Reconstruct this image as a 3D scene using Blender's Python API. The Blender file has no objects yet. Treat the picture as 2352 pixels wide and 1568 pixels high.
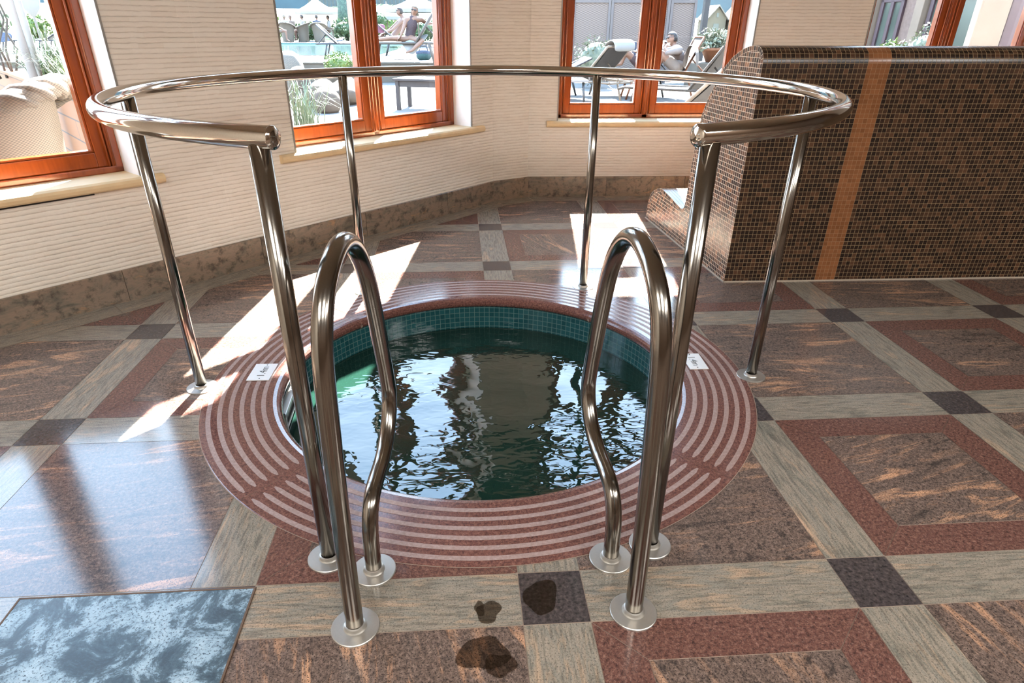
import bpy, bmesh, math, random
from math import sin, cos, pi, radians as R, hypot, atan2, sqrt, floor
from mathutils import Vector, Matrix
random.seed(7)
C = bpy.context.scene.collection
PXW, PXH = 2352, 1568

# ------------------------------------------------------------ camera
F_PX, CX, CY = 1448.05, 1176 - 21.461, 784 + 55.507
CAM = Vector((-0.0117, -2.138, 1.1696)); YAW, PITCH, ROLL = 0.0441, -0.4913, 0.0035
fwd = Vector((sin(YAW)*cos(PITCH), cos(YAW)*cos(PITCH), sin(PITCH)))
r0 = Vector((cos(YAW), -sin(YAW), 0)); u0 = r0.cross(fwd)
right = cos(ROLL)*r0 + sin(ROLL)*u0; up = -sin(ROLL)*r0 + cos(ROLL)*u0
cd = bpy.data.cameras.new('camera'); cam = bpy.data.objects.new('camera', cd); C.objects.link(cam)
cam.matrix_world = Matrix(((right.x, up.x, -fwd.x, CAM.x), (right.y, up.y, -fwd.y, CAM.y), (right.z, up.z, -fwd.z, CAM.z), (0, 0, 0, 1)))
cd.sensor_fit = 'HORIZONTAL'; cd.sensor_width = 36; cd.lens = 36*F_PX/PXW
cd.shift_x = (PXW/2 - CX)/PXW; cd.shift_y = (CY - PXH/2)/PXW; cd.clip_start = 0.05; cd.clip_end = 500
bpy.context.scene.camera = cam

def ray(px, py):
    d = right*((px - CX)/F_PX) + up*(-(py - CY)/F_PX) + fwd
    return d
def at(px, py, D):                     # point seen at a photo pixel, D metres away over the ground
    d = ray(px, py); return CAM + d*(D/hypot(d.x, d.y))
def gp(px, py, z=0.):
    d = ray(px, py); return CAM + d*((z - CAM.z)/d.z)

# ------------------------------------------------------------ object helpers
def mesh(name, V, F, mats, parent=None, smooth=False, mi=None, uvs=None, loc=None, rotz=0):
    me = bpy.data.meshes.new(name); me.from_pydata([tuple(v) for v in V], [], F)
    for m in (mats if isinstance(mats, (list, tuple)) else [mats]): me.materials.append(m)
    if mi: me.polygons.foreach_set('material_index', mi)
    if uvs:
        l = me.uv_layers.new(name='UVMap'); k = 0
        for f in uvs:
            for uv in f: l.data[k].uv = uv; k += 1
    if smooth: me.polygons.foreach_set('use_smooth', [True]*len(me.polygons))
    me.update()
    o = bpy.data.objects.new(name, me); C.objects.link(o)
    if parent: o.parent = parent
    if loc is not None: o.location = loc
    if rotz: o.rotation_euler = (0, 0, rotz)
    return o
def tag(o, label=None, cat=None, group=None, kind=None):
    if label: o['label'] = label
    if cat: o['category'] = cat
    if group: o['group'] = group
    if kind: o['kind'] = kind
    return o
def thing(name, label, cat, loc=(0, 0, 0), rotz=0, group=None):
    o = bpy.data.objects.new(name, None); C.objects.link(o); o.empty_display_size = .1
    o.location = loc; o.rotation_euler = (0, 0, rotz)
    return tag(o, label, cat, group)
def dup(o, loc, rotz, label=None, group=None):
    def cp(x, par):
        c = x.copy(); C.objects.link(c)
        if par: c.parent = par
        for ch in x.children: cp(ch, c)
        return c
    r = cp(o, None); r.location = loc; r.rotation_euler = (0, 0, rotz)
    if label: r['label'] = label
    if group: r['group'] = group
    return r

class MB:
    def __init__(s): s.V = []; s.F = []; s.S = []
    def add(s, V, F, smooth=False):
        n = len(s.V); s.V += [Vector(v) for v in V]; s.F += [[i+n for i in f] for f in F]; s.S += [smooth]*len(F); return s
    def box(s, a, b, M=None):
        (x0, y0, z0), (x1, y1, z1) = a, b
        V = [Vector(p) for p in ((x0,y0,z0),(x1,y0,z0),(x1,y1,z0),(x0,y1,z0),(x0,y0,z1),(x1,y0,z1),(x1,y1,z1),(x0,y1,z1))]
        if M: V = [M @ v for v in V]
        return s.add(V, [(0,3,2,1),(4,5,6,7),(0,1,5,4),(1,2,6,5),(2,3,7,6),(3,0,4,7)])
    def bbox(s, a, b, r=.004, M=None):       # box with chamfered edges
        (x0, y0, z0), (x1, y1, z1) = a, b; bm = bmesh.new()
        bmesh.ops.create_cube(bm, size=1)
        for v in bm.verts: v.co = Vector(((x0+x1)/2+v.co.x*(x1-x0), (y0+y1)/2+v.co.y*(y1-y0), (z0+z1)/2+v.co.z*(z1-z0)))
        bmesh.ops.bevel(bm, geom=list(bm.edges), offset=r, segments=2, affect='EDGES', profile=.6)
        bm.verts.index_update()
        V = [M @ v.co if M else v.co.copy() for v in bm.verts]; F = [[v.index for v in f.verts] for f in bm.faces]; bm.free()
        return s.add(V, F)
    def tube(s, pts, r, n=10, cap=True, closed=False):
        pts = [Vector(p) for p in pts]; k = len(pts); rs = r if isinstance(r, (list, tuple)) else [r]*k
        T = []
        for i in range(k):
            a = pts[(i-1) % k] if (i or closed) else pts[i]; b = pts[(i+1) % k] if (i < k-1 or closed) else pts[i]
            T.append((b-a).normalized())
        ref = Vector((0, 0, 1)) if abs(T[0].z) < .9 else Vector((1, 0, 0))
        nrm = (ref - T[0]*ref.dot(T[0])).normalized(); V = []
        for i in range(k):
            nrm = (nrm - T[i]*nrm.dot(T[i])).normalized(); bi = T[i].cross(nrm)
            for j in range(n):
                a = 2*pi*j/n; V.append(pts[i] + (nrm*cos(a) + bi*sin(a))*rs[i])
        F = [(i*n+j, i*n+(j+1) % n, ((i+1) % k)*n+(j+1) % n, ((i+1) % k)*n+j) for i in range(k if closed else k-1) for j in range(n)]
        if cap and not closed:
            F.append(list(range(n))[::-1]); F.append([(k-1)*n+j for j in range(n)])
            n0 = len(s.V); s.add(V, F, True); s.S[-1] = s.S[-2] = False; return s
        return s.add(V, F, True)
    def lathe(s, prof, n=24, M=None, a0=0, a1=2*pi, smooth=True):
        full = abs(a1-a0-2*pi) < 1e-6; m = n if full else n+1; V = []
        for r, z in prof:
            for j in range(m):
                a = a0+(a1-a0)*j/n; V.append(Vector((r*cos(a), r*sin(a), z)))
        if M: V = [M @ v for v in V]
        F = [(i*m+j, i*m+(j+1) % m, (i+1)*m+(j+1) % m, (i+1)*m+j) for i in range(len(prof)-1) for j in range(n)]
        return s.add(V, F, smooth)
    def ell(s, c, r, n=14, M=None):
        V = []; c = Vector(c)
        for i in range(1, n):
            t = pi*i/n
            for j in range(n*2): a = pi*j/n; V.append(c+Vector((r[0]*sin(t)*cos(a), r[1]*sin(t)*sin(a), r[2]*cos(t))))
        V += [c+Vector((0, 0, r[2])), c-Vector((0, 0, r[2]))]; m = 2*n
        F = [(i*m+j, (i+1)*m+j, (i+1)*m+(j+1) % m, i*m+(j+1) % m) for i in range(n-2) for j in range(m)]
        F += [((n-1)*m, j, (j+1) % m) for j in range(m)] + [((n-1)*m+1, (n-2)*m+(j+1) % m, (n-2)*m+j) for j in range(m)]
        if M: V = [M @ v for v in V]
        return s.add(V, F, True)
    def build(s, name, mat, parent=None, loc=None, rotz=0):
        o = mesh(name, s.V, s.F, mat, parent, loc=loc, rotz=rotz)
        o.data.polygons.foreach_set('use_smooth', s.S); return o

# ------------------------------------------------------------ material helpers
class NT:
    def __init__(s, name):
        s.m = bpy.data.materials.new(name); s.m.use_nodes = True; s.t = s.m.node_tree; s.t.nodes.clear()
        s.out = s.t.nodes.new('ShaderNodeOutputMaterial')
    def set(s, nd, k, v):
        i = nd.inputs[k]
        if isinstance(v, bpy.types.NodeSocket): s.t.links.new(v, i)
        elif v is not None:
            if hasattr(i.default_value, '__len__') and isinstance(v, (tuple, list)) and len(i.default_value) == 4 and len(v) == 3: v = (*v, 1)
            i.default_value = v
    def n(s, typ, o=0, props=None, **kw):
        nd = s.t.nodes.new('ShaderNode'+typ)
        for k, v in (props or {}).items(): setattr(nd, k, v)
        for k, v in kw.items():
            k = int(k[1:]) if k[0] == '_' and k[1:].isdigit() else k.replace('_', ' ')
            s.set(nd, k, v)
        return nd.outputs[o]
    def math(s, op, a, b=None, c=None):
        nd = s.t.nodes.new('ShaderNodeMath'); nd.operation = op
        for i, v in enumerate((a, b, c)):
            if v is not None: s.set(nd, i, v)
        return nd.outputs[0]
    def vm(s, op, a, b=None, o=0):
        nd = s.t.nodes.new('ShaderNodeVectorMath'); nd.operation = op; s.set(nd, 0, a)
        if b is not None: s.set(nd, 1, b)
        return nd.outputs[o]
    def ramp(s, fac, stops, interp='LINEAR'):
        nd = s.t.nodes.new('ShaderNodeValToRGB'); cr = nd.color_ramp; cr.interpolation = interp
        while len(cr.elements) < len(stops): cr.elements.new(.5)
        for e, (p, c) in zip(cr.elements, stops): e.position = p; e.color = (*c, 1) if len(c) == 3 else c
        s.set(nd, 0, fac); return nd.outputs[0]
    def mix(s, f, a, b, mode='MIX'):
        nd = s.t.nodes.new('ShaderNodeMix'); nd.data_type = 'RGBA'; nd.blend_type = mode
        s.set(nd, 0, f); s.set(nd, 6, a); s.set(nd, 7, b); return nd.outputs[2]
    def noise(s, vec, scale, detail=3, rough=.5, dist=0., o=0):
        return s.n('TexNoise', o, Vector=vec, Scale=scale, Detail=detail, Roughness=rough, Distortion=dist)
    def uv(s): return s.n('UVMap')
    def obj(s): return s.n('TexCoord', 3)
    def mapv(s, vec, loc=(0, 0, 0), rot=(0, 0, 0), sc=(1, 1, 1)): return s.n('Mapping', Vector=vec, Location=loc, Rotation=rot, Scale=sc)
    def bsdf(s, col, rough=.5, **kw):
        nd = s.t.nodes.new('ShaderNodeBsdfPrincipled'); s.set(nd, 'Base Color', col); s.set(nd, 'Roughness', rough)
        for k, v in kw.items(): s.set(nd, k.replace('_', ' '), v)
        s.t.links.new(nd.outputs[0], s.out.inputs[0]); return nd
    def bump(s, nd, h, dist, strength=1.):
        b = s.t.nodes.new('ShaderNodeBump'); b.inputs['Distance'].default_value = dist; b.inputs['Strength'].default_value = strength
        s.set(b, 'Height', h); s.t.links.new(b.outputs[0], nd.inputs['Normal'])
def plain(name, col, rough=.5, var=.12, scale=30, **kw):
    m = NT(name); n = m.noise(m.obj(), scale, 3)
    m.bsdf(m.mix(n, tuple(c*(1-var) for c in col), tuple(min(1, c*(1+var)) for c in col)), rough, **kw); return m.m

# --- floor granites (UV metres, random offset per tile)
def granite(name, kind):
    m = NT(name); uv = m.uv()
    sp = m.noise(uv, 260, 2, .75); sp2 = m.noise(uv, 105, 3, .65); sp3 = m.noise(m.mapv(uv, loc=(7, 3, 0)), 170, 2, .7)
    dark = m.ramp(sp, [(.36, (1, 1, 1)), (.47, (0, 0, 0))]); lite = m.ramp(sp3, [(.56, (0, 0, 0)), (.68, (1, 1, 1))])
    if kind == 'band':
        big = m.noise(m.mapv(uv, sc=(1.1, 2.6, 1)), 1.6, 3, .55, 1.4)
        st = m.noise(m.mapv(uv, sc=(3.2, 22, 1)), 1.0, 6, .66, 1.6); fs = m.noise(m.mapv(uv, sc=(14, 120, 1)), 1.0, 3, .6)
        k = m.math('ADD', m.math('MULTIPLY', st, .62), m.math('MULTIPLY', big, .38))
        col = m.ramp(k, [(.30, (.10, .105, .085)), (.41, (.20, .185, .15)), (.48, (.30, .255, .20)), (.53, (.225, .21, .175)), (.60, (.36, .27, .19)), (.70, (.50, .33, .22))])
        col = m.mix(m.ramp(fs, [(.38, (.55,)*3), (.52, (0, 0, 0))]), col, (.085, .08, .065))
        col = m.mix(m.math('MULTIPLY', dark, .75), col, (.075, .065, .055)); col = m.mix(m.math('MULTIPLY', lite, .35), col, (.45, .36, .28))
    elif kind == 'red':
        col = m.ramp(sp2, [(.3, (.045, .024, .022)), (.44, (.115, .052, .041)), (.57, (.165, .078, .06)), (.72, (.27, .145, .11))])
        col = m.mix(m.math('MULTIPLY', dark, .8), col, (.035, .022, .022)); col = m.mix(m.math('MULTIPLY', lite, .4), col, (.33, .20, .17))
    elif kind == 'brown':
        rot = m.mapv(uv, rot=(0, 0, .55), sc=(2.2, 12, 1))
        st = m.noise(rot, 1.0, 6, .68, 1.8); big = m.noise(uv, 2.6, 3, .55, .9)
        col = m.ramp(sp2, [(.30, (.05, .038, .034)), (.46, (.125, .088, .072)), (.6, (.19, .135, .11)), (.74, (.28, .20, .16))])
        vein = m.math('MULTIPLY', m.ramp(st, [(.53, (0, 0, 0)), (.63, (1, 1, 1))]), m.ramp(big, [(.38, (.12,)*3), (.60, (1, 1, 1))]))
        col = m.mix(vein, col, m.mix(sp2, (.36, .17, .09), (.74, .44, .27)))
        dk = m.ramp(st, [(.31, (1, 1, 1)), (.43, (0, 0, 0))]); col = m.mix(m.math('MULTIPLY', dk, .75), col, (.03, .027, .026))
        cl = m.ramp(m.noise(uv, 34, 4, .7), [(.36, (.85,)*3), (.46, (0, 0, 0))]); col = m.mix(m.math('MULTIPLY', cl, m.ramp(big, [(.4, (1, 1, 1)), (.62, (.25,)*3)])), col, (.032, .027, .026))
        col = m.mix(dark, col, (.025, .02, .019)); col = m.mix(m.math('MULTIPLY', lite, .3), col, (.34, .25, .20))
    elif kind == 'black':
        col = m.ramp(sp2, [(.33, (.022, .019, .02)), (.55, (.06, .05, .05)), (.75, (.12, .092, .09))])
    elif kind == 'cover':
        b = m.noise(uv, 10, 9, .74, .5); k = m.noise(uv, 170, 2, .7)
        col = m.ramp(b, [(.40, (.018, .032, .042)), (.47, (.05, .085, .105)), (.53, (.24, .34, .41)), (.64, (.37, .48, .55))])  # pale blue stops stand for sky reflected in the dark slab
        col = m.mix(m.ramp(k, [(.36, (1, 1, 1)), (.46, (0, 0, 0))]), col, (.03, .055, .07))
    elif kind == 'ring':
        col = m.ramp(sp2, [(.3, (.06, .028, .024)), (.46, (.15, .062, .05)), (.6, (.21, .095, .075)), (.75, (.31, .16, .12))])
        col = m.mix(m.ramp(sp, [(.35, (1, 1, 1)), (.46, (0, 0, 0))]), col, (.05, .026, .024))
    elif kind == 'strip':
        col = m.ramp(sp2, [(.3, (.25, .16, .135)), (.55, (.34, .235, .205)), (.75, (.44, .32, .28))])
    elif kind == 'skirt':
        st = m.noise(m.mapv(uv, sc=(3, 7, 1)), 1.3, 6, .65, 1.5)
        col = m.ramp(st, [(.3, (.085, .08, .062)), (.42, (.19, .155, .115)), (.52, (.27, .195, .14)), (.6, (.20, .165, .12)), (.70, (.40, .225, .12))])
        col = m.mix(m.ramp(m.noise(uv, 19, 5, .7), [(.36, (.85,)*3), (.5, (0, 0, 0))]), col, (.055, .042, .03))
    nd = m.bsdf(col, {'strip': .45, 'cover': .34, 'ring': .16, 'skirt': .28}.get(kind, .13), IOR=1.55)
    if kind == 'strip': nd.inputs['IOR'].default_value = 1.45
    return m.m
G = {k: granite('granite_'+k, k) for k in ('band', 'red', 'brown', 'black', 'cover', 'ring', 'strip', 'skirt')}
M_grout = plain('floor_grout', (.34, .26, .20), .8)

def steel(name, rough, k=1.):
    m = NT(name); o = m.obj()
    n = m.noise(m.mapv(o, sc=(1, 1, 1)), 400, 2)
    m.bsdf(m.mix(n, (.38*k, .345*k, .30*k), (.46*k, .42*k, .37*k)), rough, Metallic=1.0); return m.m
M_steel = steel('polished_steel', .09, 1.38); M_satin = steel('satin_steel', .17, .64); M_brush = steel('brushed_steel', .3)
nb = M_brush.node_tree.nodes['Principled BSDF']
M_flange = plain('satin_steel_plate', (.47, .45, .41), .38, .06, 200, Metallic=.75)

# --- ribbed cream stone wall panels (object space: x along wall, z up)
def wall_mat():
    m = NT('ribbed_cream_stone'); o = m.obj(); sx = m.t.nodes.new('ShaderNodeSeparateXYZ'); m.set(sx, 0, o); x, z = sx.outputs[0], sx.outputs[2]
    P = .0205
    zz = m.math('ADD', z, m.math('MULTIPLY', m.math('SUBTRACT', m.noise(m.mapv(o, sc=(1.3, 1, 1)), 9, 2), .5), .009))
    q = m.math('DIVIDE', zz, P); row = m.math('FLOOR', q); f = m.math('FRACT', q)
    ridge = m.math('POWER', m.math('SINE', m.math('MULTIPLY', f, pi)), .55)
    rr = m.n('TexWhiteNoise', 0, {'noise_dimensions': '1D'}, W=row)
    ch = m.math('FLOOR', m.math('ADD', m.math('MULTIPLY', x, 9.), m.math('MULTIPLY', rr, 37.)))
    cv = m.n('CombineXYZ', X=ch, Y=row); cr = m.n('TexWhiteNoise', 0, {'noise_dimensions': '2D'}, Vector=cv)
    fine = m.noise(m.mapv(o, sc=(1, 1, 2.2)), 60, 4, .6)
    h = m.math('ADD', m.math('MULTIPLY', ridge, m.math('ADD', .55, m.math('MULTIPLY', cr, .45))), m.math('MULTIPLY', fine, .55))
    jx = m.math('LESS_THAN', m.math('ABSOLUTE', m.math('SUBTRACT', m.math('FRACT', m.math('DIVIDE', m.math('ADD', x, .043+.578*4), .578)), .5)), .0028)
    jx = m.math('LESS_THAN', m.math('FRACT', m.math('DIVIDE', m.math('ADD', x, .043+.578*4), .578)), .0052)
    jz = m.math('LESS_THAN', m.math('FRACT', m.math('DIVIDE', m.math('SUBTRACT', z, .152), .318)), .008)
    j = m.math('MAXIMUM', jx, m.math('MULTIPLY', jz, .35))
    groove_shade = m.math('SUBTRACT', 1., m.ramp(ridge, [(.25, (0, 0, 0)), (.75, (1, 1, 1))]))  # shade between the ribs painted into the colour, with slight dirt
    soft = m.noise(o, 1.6, 3)
    col = m.mix(soft, (.84, .785, .69), (.89, .845, .76))
    brk = m.ramp(m.noise(m.mapv(o, sc=(1, 1, 7)), 16, 3, .6), [(.40, (.25,)*3), (.56, (1, 1, 1))]); col = m.mix(m.math('MULTIPLY', m.math('MULTIPLY', groove_shade, brk), .40), col, (.46, .37, .28)); col = m.mix(m.math('MULTIPLY', j, .5), col, (.92, .86, .76))
    col = m.mix(m.math('MULTIPLY', cr, .16), col, (.62, .52, .40))
    nd = m.bsdf(col, .8); m.bump(nd, h, .0045, .8); return m.m
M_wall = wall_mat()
M_plaster = plain('white_plaster', (.90, .885, .85), .8, .04, 40)
M_ceiling = plain('ceiling_paint', (.38, .33, .26), .9, .04, 5)
M_dark_wall = plain('dark_brown_panelling', (.10, .06, .035), .6, .3, 4)
M_sill = plain('honey_limestone', (.72, .55, .32), .55, .12, 22)
M_metal_trim = plain('grey_metal_trim', (.32, .30, .27), .4, .1, 60, Metallic=.6)
def wood_mat(name, a, b, rough=.22):
    m = NT(name); o = m.obj(); st = m.noise(m.mapv(o, sc=(14, 14, 1.3)), 3.2, 5, .6, .6)
    m.bsdf(m.mix(st, a, b), rough, Coat_Weight=.5, Coat_Roughness=.08); return m.m
M_frame = wood_mat('varnished_orange_wood', (.17, .030, .006), (.34, .072, .013))
M_frame_h = M_frame
def glass_mat():
    m = NT('window_glass'); tr = m.n('BsdfTransparent', Color=(.97, .98, .97)); gl = m.n('BsdfGlossy', Color=(1, 1, 1), Roughness=.0)
    fr = m.n('Fresnel', IOR=1.45); mx = m.n('MixShader', _0=fr, _1=tr, _2=gl); m.t.links.new(mx, m.out.inputs[0]); return m.m
M_glass = glass_mat()
def mosaic(name, pitch, stops, grout, gw=.1, rough=.14, streak=.5):
    m = NT(name); uv = m.uv(); q = m.vm('SCALE', uv); q.node.inputs['Scale'].default_value = 1/pitch
    cell = m.vm('FLOOR', q); fr = m.vm('FRACTION', q); sx = m.t.nodes.new('ShaderNodeSeparateXYZ'); m.set(sx, 0, fr)
    e = lambda t: m.math('MINIMUM', t, m.math('SUBTRACT', 1., t))
    g = m.math('LESS_THAN', m.math('MINIMUM', e(sx.outputs[0]), e(sx.outputs[1])), gw/2)
    rnd = m.n('TexWhiteNoise', 0, {'noise_dimensions': '2D'}, Vector=cell)
    st = m.noise(m.mapv(m.vm('ADD', uv, m.vm('SCALE', cell)), sc=(60, 900, 1)), 1., 3)
    base = m.ramp(rnd, stops)
    base = m.mix(m.math('MULTIPLY', m.ramp(st, [(.4, (0, 0, 0)), (.7, (1, 1, 1))]), streak), base, m.mix(.25, base, (.35, .2, .13)))
    nd = m.bsdf(m.mix(g, base, grout), m.math('ADD', rough, m.math('MULTIPLY', g, .6)), IOR=1.5)
    m.bump(nd, m.math('SUBTRACT', 1., g), .001, .6); return m.m
DK = [(0, (.003, .002, .002)), (.3, (.008, .004, .003)), (.52, (.018, .0085, .0055)), (.74, (.036, .017, .0095)), (.9, (.063, .030, .016)), (1, (.09, .041, .021))]
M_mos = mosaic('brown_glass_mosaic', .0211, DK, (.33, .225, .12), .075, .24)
M_mos_end_lit = mosaic('brown_glass_mosaic_end_lit', .0211, [(a, tuple(x*3.3+.022 for x in c)) for a, c in DK], (.72, .58, .44), .11, .2)  # same tiles lightened: sky sheen on the end face painted into the colour
M_mos_stripe = mosaic('copper_glass_mosaic', .0211, [(0, (.20, .075, .027)), (1, (.28, .11, .042))], (.36, .21, .11), .06, .2, .3)
M_mos_pool = mosaic('teal_pool_mosaic', .0245, [(0, (.010, .062, .072)), (1, (.018, .092, .104))], (.10, .19, .18), .09, .12, 0.)
def water_mat():
    m = NT('dark_rippled_water'); o = m.obj()
    n1 = m.noise(m.mapv(o, sc=(1, 1.3, 1)), 3.6, 1, .4, .5); n2 = m.noise(m.mapv(o, loc=(3, 1, 0), sc=(1, 1.8, 1)), 17, 1, .4, .7)
    amp = m.ramp(m.noise(o, 2.1, 1), [(.38, (.25,)*3), (.62, (1, 1, 1))])
    h = m.math('ADD', m.math('MULTIPLY', n1, 1.), m.math('MULTIPLY', m.math('MULTIPLY', n2, amp), .21))
    b = m.t.nodes.new('ShaderNodeBump'); b.inputs['Distance'].default_value = .010; b.inputs['Strength'].default_value = 1.; m.set(b, 'Height', h)
    d = m.t.nodes.new('ShaderNodeBsdfPrincipled'); d.inputs['Base Color'].default_value = (.007, .024, .017, 1); d.inputs['Roughness'].default_value = .015; d.inputs['IOR'].default_value = 1.62
    m.t.links.new(b.outputs[0], d.inputs['Normal']); m.t.links.new(d.outputs[0], m.out.inputs[0]); return m.m
M_water = water_mat()
# ------------------------------------------------------------ room shell
A0 = Vector((-2.064, .404)); A1 = Vector((.124, 2.716)); tA = (A1-A0).normalized(); ANG = atan2(tA.y, tA.x)
K0 = A1; K1 = Vector((.399, 2.868)); CY0 = 2.868
AL = A0 + tA*(-.91)                       # left end of the slanted wall
H, TH = 2.95, .30
def wall(name, L0, L1, org, ang, holes, mat=None, th=TH):
    """slab in local coords: x along, y outward, z up; holes = (s0, s1, z0, z1)"""
    xs = sorted({L0, L1, *[h[0] for h in holes], *[h[1] for h in holes]}); zs = sorted({-.02, H, *[h[2] for h in holes], *[h[3] for h in holes]})
    V, F, MI = [], [], []
    def q(a, b, c, d, mi=0):
        n = len(V); V.extend([a, b, c, d]); F.append((n, n+1, n+2, n+3)); MI.append(mi)
    for i in range(len(xs)-1):
        for j in range(len(zs)-1):
            xm, zm = (xs[i]+xs[i+1])/2, (zs[j]+zs[j+1])/2
            if any(h[0] < xm < h[1] and h[2] < zm < h[3] for h in holes): continue
            x0, x1, z0, z1 = xs[i], xs[i+1], zs[j], zs[j+1]
            q((x0, 0, z0), (x1, 0, z0), (x1, 0, z1), (x0, 0, z1)); q((x0, th, z0), (x0, th, z1), (x1, th, z1), (x1, th, z0), 1)
    for s0, s1, z0, z1 in holes:
        q((s0, 0, z0), (s0, 0, z1), (s0, th, z1), (s0, th, z0), 1); q((s1, 0, z0), (s1, th, z0), (s1, th, z1), (s1, 0, z1), 1)
        q((s0, 0, z0), (s0, th, z0), (s1, th, z0), (s1, 0, z0), 1); q((s0, 0, z1), (s1, 0, z1), (s1, th, z1), (s0, th, z1), 1)
    q((L0, 0, -.02), (L0, 0, H), (L0, th, H), (L0, th, -.02), 1); q((L1, 0, -.02), (L1, th, -.02), (L1, th, H), (L1, 0, H), 1)
    q((L0, 0, H), (L1, 0, H), (L1, th, H), (L0, th, H), 1)
    o = mesh(name, V, F, [mat or M_wall, M_plaster], mi=MI, loc=(org[0], org[1], 0), rotz=ang)
    return tag(o, kind='structure')
ZS, ZT = .56, 2.65
W1, W2 = (-.678, .722), (1.557, 2.957); LA = (A1-A0).length; W3, W4 = (.218, 1.598), (2.43, 3.81)
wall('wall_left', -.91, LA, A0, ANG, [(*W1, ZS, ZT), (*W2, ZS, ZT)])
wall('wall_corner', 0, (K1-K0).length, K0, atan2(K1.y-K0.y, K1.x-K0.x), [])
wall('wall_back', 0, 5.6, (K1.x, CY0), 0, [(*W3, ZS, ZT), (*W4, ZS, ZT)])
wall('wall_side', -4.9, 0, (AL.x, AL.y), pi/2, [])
wall('wall_front', 0, 8.9, (6.1, -5.1), pi, [], M_dark_wall)
wall('wall_right', 0, 8.1, (6.0, CY0+.1), -pi/2, [], M_dark_wall)
RP = [Vector((AL.x, -5.1)), Vector((6.0, -5.1)), Vector((6.0, CY0)), K1, K0, AL]
tag(mesh('ceiling', [(AL.x-.3, -5.4, H), (6.3, -5.4, H), (6.3, 3.2, H), (.3, 3.2, H), (-.1, 3.05, H), (AL.x-.3, .1, H)], [(5, 4, 3, 2, 1, 0)], M_ceiling), kind='structure')

# skirting boards
def skirt(name, p, q, n):
    d = (q-p).normalized(); nr = Vector((d.y, -d.x)); L = (q-p).length; V, F, U = [], [], []; k = 0; x = 0.
    while x < L-1e-4:
        x1 = min(L, x+n); g = .0012; a, b = x+g, x1-g; ox = random.uniform(0, 30)
        prof = [(.001, 0), (.013, 0), (.013, .149), (.010, .152), (.001, .152)]
        n0 = len(V)
        for s in (a, b):
            for e, z in prof: w = p+d*s+nr*e; V.append((w.x, w.y, z))
        for i in range(4):
            F.append((n0+i, n0+i+1, n0+5+i+1, n0+5+i)[::-1]); z0, z1 = prof[i][1]+prof[i][0], prof[i+1][1]+prof[i+1][0]
            U.append([(ox+a, z0), (ox+a, z1), (ox+b, z1), (ox+b, z0)][::-1])
        F.append([n0+i for i in range(5)]); U.append([(ox, .1)]*5); F.append([n0+5+i for i in range(5)][::-1]); U.append([(ox, .1)]*5)
        x = x1
    return tag(mesh(name, V, F, G['skirt'], uvs=U), kind='structure')
skirt('baseboard_left', AL, K0, .72); skirt('baseboard_corner', K0, K1, .5); skirt('baseboard_back', K1, Vector((6.0, CY0)), .62)

# unseen dark boards added high on the middle pier to darken the pool reflection
M_reflection_board = plain('dark_green_reflection_board', (.05, .075, .05), .6)
for k, (org, ang, a, b) in enumerate(((A0, ANG, W2[1]+.01, LA-.006), (K0, atan2(K1.y-K0.y, K1.x-K0.x), .012, (K1-K0).length-.012), ((K1.x, CY0), 0, .006, W3[0]-.01))):
    tag(MB().box((a, -.02, 2.24), (b, -.001, H)).build('reflection_board_%d' % (k+1), M_reflection_board, None, (org[0], org[1], 0), ang), kind='structure')
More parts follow.
